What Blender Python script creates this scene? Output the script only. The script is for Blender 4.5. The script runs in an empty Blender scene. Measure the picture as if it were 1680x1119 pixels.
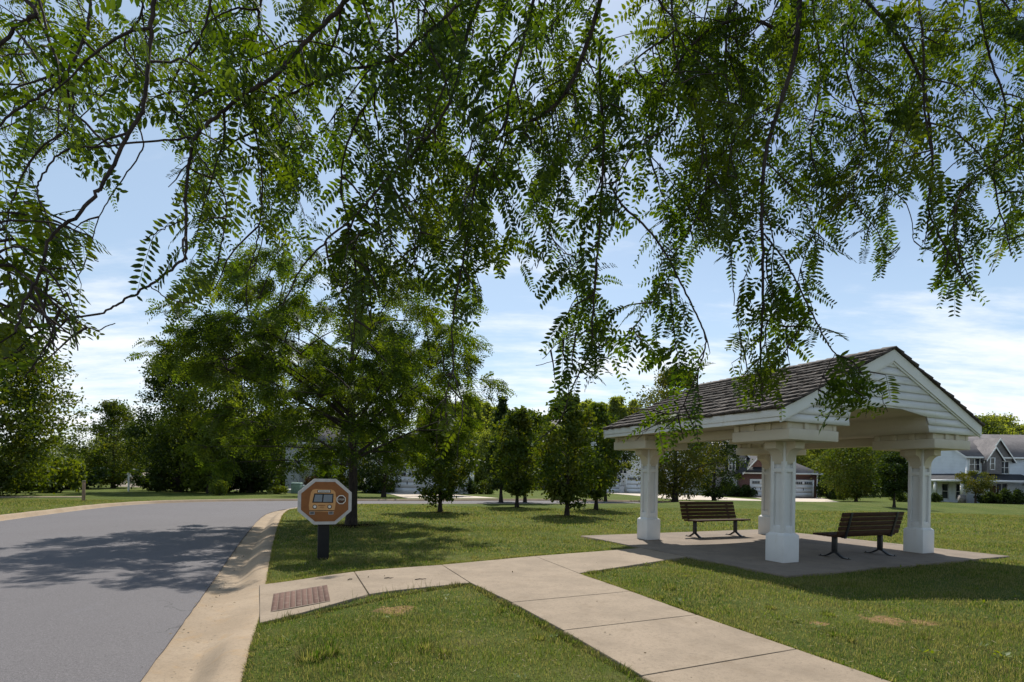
import bpy, bmesh, math, random
import numpy as np
from mathutils import Vector, Matrix

R = math.radians
rnd = random.Random(7)
rng = np.random.default_rng(11)
scene = bpy.context.scene
col = scene.collection

# ------------------------------------------------------------------ camera numbers
FPX, HORY, ROLL, EYE = 930.45, 782.54, 0.016, 1.5
CR, SR = math.cos(ROLL), math.sin(ROLL)

def ray(px, py):
    a, b = px - 840, py - HORY
    return ((CR * a + SR * b) / FPX, 1.0, -(-SR * a + CR * b) / FPX)

def at(px, py, Y):
    d = ray(px, py)
    return Vector((d[0] * Y, Y, EYE + d[2] * Y))

def sst(a, b, x):
    t = np.clip((x - a) / (b - a), 0, 1)
    return t * t * (3 - 2 * t)

# ------------------------------------------------------------------ mesh helpers
class MB:
    """collects pieces of one mesh"""
    def __init__(s):
        s.v = []; s.f = []; s.n = 0
    def add(s, verts, faces):
        verts = np.asarray(verts, dtype=np.float64).reshape(-1, 3)
        faces = np.asarray(faces, dtype=np.int64)
        s.v.append(verts); s.f.append(faces + s.n); s.n += len(verts)
    def poly(s, verts):
        s.add(verts, [list(range(len(verts)))])
    def box(s, x0, x1, y0, y1, z0, z1):
        v = [(x0,y0,z0),(x1,y0,z0),(x1,y1,z0),(x0,y1,z0),(x0,y0,z1),(x1,y0,z1),(x1,y1,z1),(x0,y1,z1)]
        s.hexa(v)
    def hexa(s, v):
        s.add(v, [(0,3,2,1),(4,5,6,7),(0,1,5,4),(1,2,6,5),(2,3,7,6),(3,0,4,7)])
    def obox(s, c, ax, ay, az):
        """box from centre and three half axes"""
        c, ax, ay, az = map(Vector, (c, ax, ay, az))
        s.hexa([c-ax-ay-az, c+ax-ay-az, c+ax+ay-az, c-ax+ay-az, c-ax-ay+az, c+ax-ay+az, c+ax+ay+az, c-ax+ay+az])
    def prism(s, prof, fn0, fn1):
        """profile (list of 2D) swept between two mapping functions, capped"""
        n = len(prof)
        a = [fn0(*p) for p in prof]; b = [fn1(*p) for p in prof]
        s.add(a + b, [(i, (i+1) % n, n + (i+1) % n, n + i) for i in range(n)])
        s.poly(a[::-1]); s.poly(b)
    def tube(s, pts, rad, k=6, cap=False):
        P = np.asarray(pts, dtype=float); m = len(P)
        rad = np.broadcast_to(np.asarray(rad, dtype=float), (m,))
        T = np.gradient(P, axis=0); T /= np.linalg.norm(T, axis=1)[:, None] + 1e-9
        up = np.array([0.12, 0.08, 1.0]) if abs(T[0][2]) < .9 else np.array([1.0, 0.1, 0.05])
        A = np.cross(T, up); A /= np.linalg.norm(A, axis=1)[:, None] + 1e-9
        B = np.cross(T, A)
        an = np.arange(k) * 2 * math.pi / k
        V = P[:, None, :] + rad[:, None, None] * (np.cos(an)[None, :, None] * A[:, None, :] + np.sin(an)[None, :, None] * B[:, None, :])
        i = np.arange(m - 1)[:, None] * k; j = np.arange(k)[None, :]; j2 = (j + 1) % k
        F = np.stack([i + j, i + j2, i + k + j2, i + k + j], axis=-1).reshape(-1, 4)
        s.add(V.reshape(-1, 3), F)
        if cap:
            s.poly(V[-1]); s.poly(V[0][::-1])
    def build(s, name, mat, parent=None, smooth=False, bevel=0.0):
        o = bpy.data.objects.new(name, s.mesh(name, mat, smooth))
        col.objects.link(o)
        if parent: o.parent = parent
        if bevel:
            b = o.modifiers.new('bevel', 'BEVEL'); b.width = bevel; b.segments = 2; b.limit_method = 'ANGLE'
        return o
    def mesh(s, name, mat, smooth=False):
        me = bpy.data.meshes.new(name)
        V = np.concatenate(s.v) if s.v else np.zeros((0, 3))
        me.vertices.add(len(V)); me.vertices.foreach_set('co', V.astype(np.float32).ravel())
        idx = np.concatenate([f.ravel() for f in s.f])
        tot = np.concatenate([np.full(len(f), f.shape[1]) for f in s.f])
        start = np.concatenate([[0], np.cumsum(tot)[:-1]])
        me.loops.add(len(idx)); me.loops.foreach_set('vertex_index', idx.astype(np.int32))
        me.polygons.add(len(tot)); me.polygons.foreach_set('loop_start', start.astype(np.int32))
        me.polygons.foreach_set('loop_total', tot.astype(np.int32))
        if smooth: me.polygons.foreach_set('use_smooth', np.ones(len(tot), dtype=bool))
        me.update(calc_edges=True); me.validate()
        if mat: me.materials.append(mat)
        return me

def empty(name, loc=(0, 0, 0), rz=0.0, parent=None):
    o = bpy.data.objects.new(name, None); col.objects.link(o)
    o.location = loc; o.rotation_euler = (0, 0, rz); o.empty_display_size = .2
    if parent: o.parent = parent
    return o

def tag(o, label=None, cat=None, group=None, kind=None):
    if label: o['label'] = label
    if cat: o['category'] = cat
    if group: o['group'] = group
    if kind: o['kind'] = kind
    return o

def copy_tree(o, parent=None):
    c = o.copy(); col.objects.link(c)
    if parent: c.parent = parent
    for ch in list(o.children):
        copy_tree(ch, c)
    return c

# ------------------------------------------------------------------ materials
def new_mat(name):
    m = bpy.data.materials.new(name); m.use_nodes = True
    nt = m.node_tree; nt.nodes.clear()
    return m, nt, nt.nodes, nt.links

class NB:
    """small node-building shorthand"""
    def __init__(s, nt): s.nt = nt; s.N = nt.nodes; s.L = nt.links
    def n(s, t, **k):
        x = s.N.new(t)
        for a, b in k.items(): setattr(x, a, b)
        return x
    def val(s, sock, v):
        if hasattr(v, 'is_output'): s.L.new(v, sock)
        else:
            if isinstance(v, tuple) and len(v) == 3 and sock.type == 'RGBA': v = v + (1,)
            sock.default_value = v
    def noise(s, vec, scale, detail=4, rough=.55):
        x = s.n('ShaderNodeTexNoise'); x.inputs['Scale'].default_value = scale
        x.inputs['Detail'].default_value = detail; x.inputs['Roughness'].default_value = rough
        s.L.new(vec, x.inputs['Vector']); return x.outputs['Fac']
    def math(s, op, a, b=0.0, c=0.0):
        x = s.n('ShaderNodeMath', operation=op)
        s.val(x.inputs[0], a); s.val(x.inputs[1], b); s.val(x.inputs[2], c); return x.outputs[0]
    def ramp(s, fac, lo, hi):
        x = s.n('ShaderNodeMapRange'); x.interpolation_type = 'SMOOTHSTEP'
        s.val(x.inputs['Value'], fac); x.inputs['From Min'].default_value = lo; x.inputs['From Max'].default_value = hi
        return x.outputs['Result']
    def mix(s, fac, a, b, mode='MIX'):
        x = s.n('ShaderNodeMix', data_type='RGBA', blend_type=mode)
        s.val(x.inputs[0], fac); s.val(x.inputs[6], a); s.val(x.inputs[7], b); return x.outputs[2]
    def scalevec(s, vec, sc):
        x = s.n('ShaderNodeVectorMath', operation='MULTIPLY'); s.L.new(vec, x.inputs[0]); x.inputs[1].default_value = sc
        return x.outputs[0]
    def pos(s): return s.n('ShaderNodeNewGeometry').outputs['Position']
    def obj(s): return s.n('ShaderNodeTexCoord').outputs['Object']
    def bump(s, h, strength=.3, dist=.02):
        x = s.n('ShaderNodeBump'); x.inputs['Strength'].default_value = strength; x.inputs['Distance'].default_value = dist
        s.L.new(h, x.inputs['Height']); return x.outputs['Normal']
    def out(s, sh):
        o = s.n('ShaderNodeOutputMaterial'); s.L.new(sh, o.inputs['Surface'])
    def principled(s, colr, rough=.8, normal=None, metal=0.0, spec=.3):
        p = s.n('ShaderNodeBsdfPrincipled')
        s.val(p.inputs['Base Color'], colr); s.val(p.inputs['Roughness'], rough); p.inputs['Metallic'].default_value = metal
        p.inputs['Specular IOR Level'].default_value = spec
        if normal: s.L.new(normal, p.inputs['Normal'])
        s.out(p.outputs[0]); return p

def simple(name, c1, c2=None, scale=8, rough=.75, bump=.15, bscale=60, spec=.3, metal=0.0, c3=None, s3=1.2):
    m, nt, N, L = new_mat(name); b = NB(nt); P = b.obj()
    c2 = c2 or tuple(x * .8 for x in c1)
    c = b.mix(b.ramp(b.noise(P, scale, 5), .35, .68), c1, c2)
    if c3: c = b.mix(b.ramp(b.noise(P, s3, 4), .5, .72), c, c3)
    nm = b.bump(b.noise(P, bscale, 3), bump, .01) if bump else None
    b.principled(c, rough, nm, metal, spec); return m

def foliage(name, c1, c2, tr=.45, c3=None, rough=.45, gloss=.06):
    m, nt, N, L = new_mat(name); b = NB(nt); g = b.n('ShaderNodeNewGeometry')
    P = g.outputs['Position']
    c = b.mix(g.outputs['Random Per Island'], c1, c2)
    if c3: c = b.mix(b.ramp(b.noise(P, 1.1, 3), .45, .7), c, c3)
    d = b.n('ShaderNodeBsdfDiffuse'); L.new(c, d.inputs['Color'])
    t = b.n('ShaderNodeBsdfTranslucent')
    tc = b.mix(1.0, c, (1.75, 1.62, .28), 'MULTIPLY'); L.new(tc, t.inputs['Color'])
    mx = b.n('ShaderNodeMixShader'); mx.inputs[0].default_value = tr
    L.new(d.outputs[0], mx.inputs[1]); L.new(t.outputs[0], mx.inputs[2])
    gl = b.n('ShaderNodeBsdfGlossy'); gl.inputs['Roughness'].default_value = rough; gl.inputs['Color'].default_value = (.9, .95, 1, 1)
    m2 = b.n('ShaderNodeMixShader'); m2.inputs[0].default_value = gloss
    L.new(mx.outputs[0], m2.inputs[1]); L.new(gl.outputs[0], m2.inputs[2]); b.out(m2.outputs[0])
    return m

def siding(name, c1, pitch=.16, stripe=.5):
    """painted lap boards: shadow-casting steps come from bump, grime from noise"""
    m, nt, N, L = new_mat(name); b = NB(nt); P = b.obj()
    sep = b.n('ShaderNodeSeparateXYZ'); L.new(P, sep.inputs[0])
    fr = b.math('FRACT', b.math('DIVIDE', sep.outputs['Z'], pitch))
    c = b.mix(b.ramp(b.noise(P, .9, 4), .4, .7), c1, tuple(x * .9 for x in c1))
    seam = b.math('LESS_THAN', fr, .1)
    c = b.mix(b.math('MULTIPLY', seam, stripe), c, tuple(x * .45 for x in c1))
    b.principled(c, .7, b.bump(b.math('SUBTRACT', 1.0, fr), .8, .02)); return m

def shingle_mat(name, c1, c2):
    m, nt, N, L = new_mat(name); b = NB(nt); P = b.obj()
    br = b.n('ShaderNodeTexBrick'); L.new(P, br.inputs['Vector']); br.inputs['Scale'].default_value = 3.2
    br.inputs['Color1'].default_value = c1 + (1,); br.inputs['Color2'].default_value = c2 + (1,)
    br.inputs['Mortar'].default_value = tuple(x * .5 for x in c1) + (1,); br.inputs['Mortar Size'].default_value = .02
    c = b.mix(b.ramp(b.noise(P, .7, 4), .4, .7), br.outputs['Color'], c2)
    b.principled(c, .9, b.bump(b.noise(P, 30, 3), .4, .02)); return m

def brick_mat(name, c1, c2, mortar, scale=4.0):
    m, nt, N, L = new_mat(name); b = NB(nt); P = b.obj()
    sp = b.n('ShaderNodeSeparateXYZ'); L.new(P, sp.inputs[0]); cb = b.n('ShaderNodeCombineXYZ')
    L.new(b.math('ADD', sp.outputs['X'], sp.outputs['Y']), cb.inputs[0]); L.new(sp.outputs['Z'], cb.inputs[1])
    br = b.n('ShaderNodeTexBrick'); L.new(cb.outputs[0], br.inputs['Vector']); br.inputs['Scale'].default_value = scale
    br.inputs['Color1'].default_value = c1 + (1,); br.inputs['Color2'].default_value = c2 + (1,)
    br.inputs['Mortar'].default_value = mortar + (1,); br.inputs['Mortar Size'].default_value = .018
    b.principled(br.outputs['Color'], .85, b.bump(br.outputs['Fac'], .3, .01)); return m

# soil and lawn ------------------------------------------------------------
PATCHES = [(-1.28, 6.39, .17), (4.13, 6.21, .20), (4.48, 6.16, .12), (-2.42, 5.15, .10), (3.3, 6.05, .08)]
def patch_mask(b, P):
    acc = None
    for i, (x, y, r) in enumerate(PATCHES):
        d = b.n('ShaderNodeVectorMath', operation='DISTANCE'); b.L.new(P, d.inputs[0]); d.inputs[1].default_value = (x, y, 0)
        k = b.math('SUBTRACT', 1.0, b.math('DIVIDE', d.outputs['Value'], r * 2))
        acc = k if acc is None else b.math('MAXIMUM', acc, k)
    n = b.noise(P, 7, 6, .65)
    return b.ramp(b.math('ADD', acc, b.math('MULTIPLY', b.math('SUBTRACT', n, .5), 2.2)), .34, .62)

def lawn_mat():
    m, nt, N, L = new_mat('lawn'); b = NB(nt); P = b.pos()
    n1 = b.noise(P, .35, 5); n2 = b.noise(P, 3.5, 6, .7); n3 = b.noise(P, 45, 4, .7)
    c = b.mix(b.ramp(n2, .3, .7), (.052, .086, .011), (.104, .130, .020))
    c = b.mix(b.ramp(n1, .42, .62), c, (.108, .132, .025))
    c = b.mix(b.ramp(n3, .42, .75), c, (.034, .050, .010))
    c = b.mix(b.math('MULTIPLY', b.ramp(b.noise(P, 1.3, 5), .55, .75), .5), c, (.17, .14, .062))
    c = b.mix(b.math('MULTIPLY', patch_mask(b, P), .9), c, b.mix(b.ramp(b.noise(P, 24, 4), .35, .65), (.36, .225, .105), (.20, .125, .062)))
    bm = b.math('ADD', b.math('MULTIPLY', n3, 1.0), b.math('MULTIPLY', n2, .6))
    b.principled(c, .95, b.bump(bm, .9, .05), 0, .1); return m

def blade_mat():
    m, nt, N, L = new_mat('grass_blades'); b = NB(nt); g = b.n('ShaderNodeNewGeometry'); P = g.outputs['Position']
    rr = g.outputs['Random Per Island']
    c = b.mix(b.ramp(rr, 0, 1), (.048, .100, .007), (.130, .178, .016))
    c = b.mix(b.ramp(b.noise(P, .35, 5), .42, .62), c, (.122, .162, .024))
    dry = b.math('ADD', b.math('ADD', b.math('MULTIPLY', b.noise(P, .9, 5, .65), .55), b.math('MULTIPLY', b.noise(P, 4.2, 5, .7), .5)), b.math('MULTIPLY', rr, .40))
    c = b.mix(b.math('MULTIPLY', b.ramp(dry, .56, .80), .8), c, (.25, .205, .115))
    d = b.n('ShaderNodeBsdfDiffuse'); L.new(c, d.inputs['Color'])
    t = b.n('ShaderNodeBsdfTranslucent'); L.new(b.mix(1.0, c, (1.35, 1.4, .7), 'MULTIPLY'), t.inputs['Color'])
    mx = b.n('ShaderNodeMixShader'); mx.inputs[0].default_value = .5
    L.new(d.outputs[0], mx.inputs[1]); L.new(t.outputs[0], mx.inputs[2]); b.out(mx.outputs[0]); return m

def asphalt_mat():
    m, nt, N, L = new_mat('asphalt'); b = NB(nt); P = b.pos()
    n = b.math('ADD', b.math('MULTIPLY', b.noise(P, 150, 3, .8), .5), b.math('MULTIPLY', b.noise(P, 55, 4, .8), .5)); n2 = b.noise(P, .5, 4); n4 = b.noise(b.scalevec(P, (1.0, .25, 1)), 2.2, 5)
    c = b.mix(b.ramp(n, .3, .72), (.058, .054, .056), (.178, .166, .170))
    c = b.mix(b.math('MULTIPLY', b.ramp(n2, .35, .7), .45), c, (.128, .120, .123))
    c = b.mix(b.math('MULTIPLY', b.ramp(n4, .6, .75), .3), c, (.14, .135, .148))
    v = b.n('ShaderNodeTexVoronoi'); v.inputs['Scale'].default_value = 90; L.new(P, v.inputs['Vector'])
    c = b.mix(b.math('MULTIPLY', b.math('LESS_THAN', v.outputs['Distance'], .16), .5), c, (.42, .41, .42))
    ck = b.n('ShaderNodeTexVoronoi'); ck.feature = 'DISTANCE_TO_EDGE'; ck.inputs['Scale'].default_value = .22
    dv = b.n('ShaderNodeVectorMath', operation='ADD'); L.new(P, dv.inputs[0])
    nn_ = b.n('ShaderNodeTexNoise'); nn_.inputs['Scale'].default_value = 1.5; nn_.inputs['Detail'].default_value = 6; L.new(P, nn_.inputs['Vector']); L.new(nn_.outputs['Color'], dv.inputs[1]); L.new(dv.outputs[0], ck.inputs['Vector'])
    crack = b.math('MULTIPLY', b.math('LESS_THAN', ck.outputs['Distance'], .0022), b.ramp(b.noise(P, .4, 3), .46, .56))
    c = b.mix(b.math('MULTIPLY', crack, .55), c, (.05, .05, .05))
    c = b.mix(b.math('MULTIPLY', b.ramp(b.noise(P, 1.1, 6, .7), .62, .78), .35), c, (.075, .07, .072))
    b.principled(c, .88, b.bump(n, .5, .006), 0, .25); return m

def concrete_mat(name, c1, c2, stain, sc=1.0):
    m, nt, N, L = new_mat(name); b = NB(nt); P = b.pos()
    c = b.mix(b.ramp(b.noise(P, 1.4 * sc, 6, .65), .35, .68), c1, c2)
    sp = b.noise(P, 110, 3, .8)
    c = b.mix(b.math('MULTIPLY', b.ramp(b.noise(P, 30, 4, .8), .48, .66), .6), c, tuple(x * .60 for x in c1))
    c = b.mix(b.math('MULTIPLY', b.ramp(sp, .54, .72), .5), c, tuple(x * .45 for x in c1))
    blot = b.noise(P, .55, 5, .7)
    c = b.mix(b.math('MULTIPLY', b.ramp(blot, .5, .66), .35), c, tuple(x * .62 for x in c1))
    c = b.mix(b.math('MULTIPLY', b.ramp(b.noise(P, 160, 2, .8), .6, .75), .5), c, tuple(min(x * 1.5, .75) for x in c1))
    c = b.mix(b.math('MULTIPLY', b.ramp(b.noise(P, 3.1, 5, .7), .52, .8), .7), c, stain)
    b.principled(c, .9, b.bump(b.math('ADD', sp, b.noise(P, 26, 4)), .35, .008), 0, .2); return m

def shake_mat():
    m, nt, N, L = new_mat('cedar_shakes'); b = NB(nt); g = b.n('ShaderNodeNewGeometry'); P = b.obj()
    c = b.mix(g.outputs['Random Per Island'], (.026, .020, .016), (.098, .078, .064))
    n = b.noise(b.scalevec(P, (30, 3, 3)), 2.0, 4)
    c = b.mix(b.ramp(n, .3, .7), c, (.045, .036, .030))
    b.principled(c, .85, b.bump(n, .5, .008)); return m

def wood_mat():
    m, nt, N, L = new_mat('bench_wood'); b = NB(nt); P = b.obj()
    n = b.noise(b.scalevec(P, (14, 1.2, 14)), 4.0, 5)
    c = b.mix(b.ramp(n, .3, .7), (.072, .033, .017), (.030, .015, .009))
    b.principled(c, .75, b.bump(n, .25, .004), 0, .2); return m

def bark_mat(name='bark', c1=(.05, .038, .030), c2=(.018, .014, .012)):
    m, nt, N, L = new_mat(name); b = NB(nt); P = b.obj()
    n = b.noise(b.scalevec(P, (1, 1, .3)), 22.0, 5, .7)
    c = b.mix(b.ramp(n, .35, .65), c1, c2)
    b.principled(c, .9, b.bump(n, .8, .02)); return m

def white_paint(name='white_paint', c=(.66, .655, .645)):
    m, nt, N, L = new_mat(name); b = NB(nt); P = b.obj()
    k = b.mix(b.ramp(b.noise(P, 2.2, 5), .4, .75), c, tuple(x * .92 for x in c))
    st = b.noise(b.scalevec(P, (9, 9, .9)), 1.6, 4)
    k = b.mix(b.math('MULTIPLY', b.ramp(st, .60, .78), .28), k, (.46, .38, .25))
    b.principled(k, .6, b.bump(b.noise(P, 22, 3), .05, .003), 0, .35); return m

def glass_mat(name='window_glass'):
    m, nt, N, L = new_mat(name); b = NB(nt); P = b.obj()
    c = b.mix(b.ramp(b.noise(P, 1.1, 2), .4, .6), (.016, .02, .026), (.05, .055, .06))
    b.principled(c, .08, None, 0, .6); return m

M = dict(
    lawn=lawn_mat(), blades=blade_mat(), beige=white_paint('bounce_warmed_dirty_white', (.53, .475, .385)), asphalt=asphalt_mat(),  # beige: white paint with warm ground bounce and dirt put into its colour
    walk=concrete_mat('concrete_walk', (.290, .230, .168), (.228, .181, .132), (.182, .136, .090)),
    kerb=concrete_mat('concrete_kerb', (.335, .260, .182), (.275, .210, .143), (.32, .205, .095)),
    pad=concrete_mat('concrete_pad', (.235, .190, .148), (.18, .146, .115), (.125, .10, .078)),
    drive=concrete_mat('concrete_driveway', (.56, .48, .39), (.50, .43, .36), (.42, .34, .26), .3),
    shakes=shake_mat(), wood=wood_mat(), bark=bark_mat(), white=white_paint(),
    bark2=bark_mat('twig_bark', (.060, .042, .036), (.022, .016, .015)),
    metal=simple('black_metal', (.012, .013, .014), (.02, .02, .022), 20, .45, .05, 80, .4),
    glass=glass_mat(),
)
M['locust_near'] = foliage('honey_locust_leaflets', (.014, .036, .004), (.062, .104, .009), .52, (.092, .126, .009), .42, .018)
M['locust_mid'] = foliage('honey_locust_crown', (.027, .056, .007), (.078, .118, .016), .48, (.092, .124, .017), .5, .012)
M['leaf_dark'] = foliage('dark_leaves', (.016, .033, .006), (.046, .070, .012), .36, None, .5, .015)
M['leaf_mid'] = foliage('mid_green_leaves', (.030, .058, .007), (.080, .112, .015), .42, (.095, .105, .014), .5, .015)
M['leaf_light'] = foliage('light_green_leaves', (.070, .110, .012), (.150, .180, .030), .45, None, .5, .015)
M['leaf_olive'] = foliage('olive_leaves', (.040, .060, .010), (.092, .105, .018), .40, (.11, .10, .015), .5, .015)
M['leaf_shiny'] = foliage('glossy_dark_leaves', (.018, .034, .007), (.050, .070, .015), .34, None, .4, .025)
M['leaf_conifer'] = foliage('conifer_needles', (.120, .160, .048), (.205, .240, .085), .58, None, .6, .01)  # needle colour lightened to stand in for distance haze
M['leaf_far_haze'] = foliage('haze_paled_woodland_leaves', (.105, .140, .040), (.190, .225, .075), .56, None, .6, .01)  # aerial haze over the far woods painted into the leaf colour
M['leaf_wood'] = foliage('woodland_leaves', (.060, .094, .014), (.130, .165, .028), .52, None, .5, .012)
M['leaf_red'] = foliage('dark_red_leaves', (.030, .016, .012), (.055, .030, .018), .3, None, .5, .03)

# ------------------------------------------------------------------ ground shape
def catmull(pts, n):
    P = np.array(pts, dtype=float)
    P = np.vstack([2 * P[0] - P[1], P, 2 * P[-1] - P[-2]])
    out = []
    for i in range(1, len(P) - 2):
        t = np.linspace(0, 1, n, endpoint=False)[:, None]
        a, b, c, d = P[i-1], P[i], P[i+1], P[i+2]
        out.append(.5 * ((2*b) + (-a + c)*t + (2*a - 5*b + 4*c - d)*t**2 + (-a + 3*b - 3*c + d)*t**3))
    out.append(P[-2][None]); return np.vstack(out)

RE = catmull([(2.6,-10),(1.0,-5.6),(-2.93,4.58),(-4.52,8.65),(-5.88,12.09),(-7.52,16.33),(-9.2,20.93),(-9.9,23.65),(-9.9,26),(-8.9,28.6),(-6.8,30.6),(-3.5,32.4),(1,34.6),(6.3,36.6),(12,39),(20,42.5),(40,50),(90,68)], 24)
LE = catmull([(-5.0,-14),(-6.6,-8),(-11.5,5.5),(-13.2,11),(-14.6,15),(-15.9,19),(-17.0,23.4),(-17.4,26.5),(-16.6,29.4),(-14.4,32.2),(-11.0,34.6),(-7.2,36.9),(-1,40),(5.0,42.8),(12,46),(20,49.6),(40,57.5),(90,75)], 24)

def normals(E, side):
    T = np.gradient(E, axis=0); T /= np.linalg.norm(T, axis=1)[:, None]
    Nn = np.stack([T[:, 1], -T[:, 0]], 1)
    return Nn * side
RN = normals(RE, 1.0); LN = normals(LE, -1.0)
KB = .76                                             # asphalt edge to back of kerb
RB = RE + RN * KB; LB = LE + LN * KB

def base_z(x, y):
    x = np.asarray(x, dtype=float); y = np.asarray(y, dtype=float)
    fall = -sst(24., 60., y) * (.28 + .0075 * np.clip(x, 0, 70))
    und = .05 * np.sin(x * .21 + 1.3) * np.sin(y * .17) * sst(14, 30, y)
    e = np.interp(x, [4, 6.3, 12, 20, 40, 70, 90], [35.6, 36.6, 39, 42.5, 50, 61, 68])
    rise = .34 * sst(3., 13., x) * np.exp(-((y - e + 5.5) / 3.2) ** 2)
    return fall + und + rise

RAMP_C = np.array([-3.07, 6.94]); KD = np.array([-.40, .917]); KN = np.array([.917, .40])
def ramp_dip(x, y):
    dx, dy = x - RAMP_C[0], y - RAMP_C[1]
    lat = np.abs(dx * KD[0] + dy * KD[1]); alo = dx * KN[0] + dy * KN[1]
    return -.088 * (1 - sst(.95, 2.4, lat)) * (1 - sst(-.05, 1.7, alo)) * (alo > -1.2)
def tz(x, y):
    x = np.asarray(x, dtype=float); y = np.asarray(y, dtype=float)
    return base_z(x, y) + ramp_dip(x, y)
def tzf(x, y): return float(tz(x, y))

def inside(poly, x, y):
    c = np.zeros(np.shape(x), dtype=bool); n = len(poly)
    for i in range(n):
        x0, y0 = poly[i]; x1, y1 = poly[(i + 1) % n]
        if y0 == y1: continue
        k = ((y0 > y) != (y1 > y)) & (x < (x1 - x0) * (y - y0) / (y1 - y0) + x0)
        c ^= k
    return c

def gp(px, py):
    """ground point under a photo pixel"""
    d = ray(px, py); z = 0.0
    for _ in range(12):
        t = (z - EYE) / d[2]; z = tzf(d[0] * t, t)
    return Vector((d[0] * t, t, z))

ROADPOLY = np.vstack([RE + RN * (KB - .1), (LE + LN * (KB + .6))[::-1]])
ROADFULL = np.vstack([RB, LB[::-1]])
PADC = np.array([6.094, 13.129]); TH = -1.14
PU = np.array([math.cos(TH), math.sin(TH)]); PV = np.array([-PU[1], PU[0]])
def pl(u, v): return PADC + PU * u + PV * v
PADPOLY = np.array([pl(-3.1, -3.32), pl(3.12, -3.38), pl(3.0, 3.34), pl(-3.2, 3.30)])
SLABS = [  # near path and its branch to the kerb, joint by joint
    [(-3.53,7.97),(-2.62,5.93),(-1.77,7.11),(-2.40,8.72)],
    [(-2.40,8.72),(-1.77,7.11),(-.56,7.92),(-1.15,9.48)],
    [(-1.15,9.48),(-.56,7.92),(.02,6.72),(1.60,7.50),(1.07,8.85),(.45,10.70)],
    [(.45,10.70),(1.07,8.85),(3.40,10.93),(2.80,12.22)],
    [(.02,6.72),(.52,5.52),(2.06,6.25),(1.60,7.50)],
    [(.52,5.52),(1.00,4.28),(2.55,5.03),(2.06,6.25)],
    [(1.00,4.28),(1.52,3.0),(3.06,3.75),(2.55,5.03)],
    [(1.52,3.0),(2.02,1.75),(3.55,2.5),(3.06,3.75)],
    [(2.02,1.75),(2.52,.5),(4.05,1.25),(3.55,2.5)],
    [(2.52,.5),(3.02,-.75),(4.55,0.0),(4.05,1.25)],
    [(3.02,-.75),(3.52,-2.0),(5.05,-1.25),(4.55,0.0)],
]

# ------------------------------------------------------------------ ground sheet
def axis(parts):
    out = []
    for a, b, s in parts: out += list(np.arange(a, b, s))
    return np.array(out)
gx = axis([(-420,-120,40),(-120,-40,6),(-40,-12,1.0),(-12,-9,.3),(-9,1,.12),(1,14,.4),(14,40,1.2),(40,120,6),(120,421,40)])
gy = axis([(-60,-12,6),(-12,2,.6),(2,13,.12),(13,26,.3),(26,46,.5),(46,90,2),(90,160,8),(160,620,40)])
X, Y = np.meshgrid(gx, gy)
Z = tz(X, Y) - .012
low = inside(ROADPOLY, X, Y)
for s in SLABS + [PADPOLY]:
    c = np.mean(np.array(s), axis=0); sh = c + (np.array(s) - c) * .97
    Z[inside(sh, X, Y)] -= .03
Z[low] -= .34
Z += .012 * np.sin(X * 2.1) * np.sin(Y * 1.7 + X) * (Y < 30)
g = MB(); ny, nx = X.shape
idx = np.arange(ny * nx).reshape(ny, nx)
g.add(np.stack([X, Y, Z], -1).reshape(-1, 3), np.stack([idx[:-1,:-1], idx[:-1,1:], idx[1:,1:], idx[1:,:-1]], -1).reshape(-1, 4))
for E, Nn in ((RE, RN), (LE, LN)):                    # turf that runs up to the back of each kerb
    rows = []
    for d, dz in ((KB - .03, -.10), (KB + .005, -.004), (KB + .2, -.003), (KB + .5, -.008), (KB + .62, -.05)) if E is RE else ((KB - .03, -.10), (KB + .005, -.004), (KB + .5, -.003), (KB + 1.6, .002), (KB + 2.1, -.08)):
        p = E + Nn * d
        rows.append(np.stack([p[:, 0], p[:, 1], tz(p[:, 0], p[:, 1]) + dz], 1))
    n = len(E); V = np.concatenate(rows); i = np.arange(n - 1)
    for k in range(4):
        g.add(np.concatenate([rows[k], rows[k+1]]), np.stack([i, i + 1, n + i + 1, n + i], 1))
ground = g.build('ground', M['lawn'], smooth=True); tag(ground, kind='structure')

# ------------------------------------------------------------------ road and kerbs
rd = MB(); n = len(RE); rows = []
jit = rng.normal(0, .004, n)
for k, t in enumerate(np.linspace(0, 1, 15)):
    p = RE * (1 - t) + (LE + LN * .3) * t
    if k == 0: p = p + RN * (.012 + jit)[:, None]
    z = base_z(p[:, 0], p[:, 1]) - .112 + .07 * math.sin(math.pi * t)
    rows.append(np.stack([p[:, 0], p[:, 1], z], 1))
sk = rows[0].copy(); sk[:, 2] -= .06; rows.insert(0, sk)
i = np.arange(n - 1)
for k in range(len(rows) - 1):
    rd.add(np.concatenate([rows[k], rows[k+1]]), np.stack([i, n + i, n + i + 1, i + 1], 1))
tag(rd.build('road', M['asphalt'], smooth=False), kind='structure')

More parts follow.
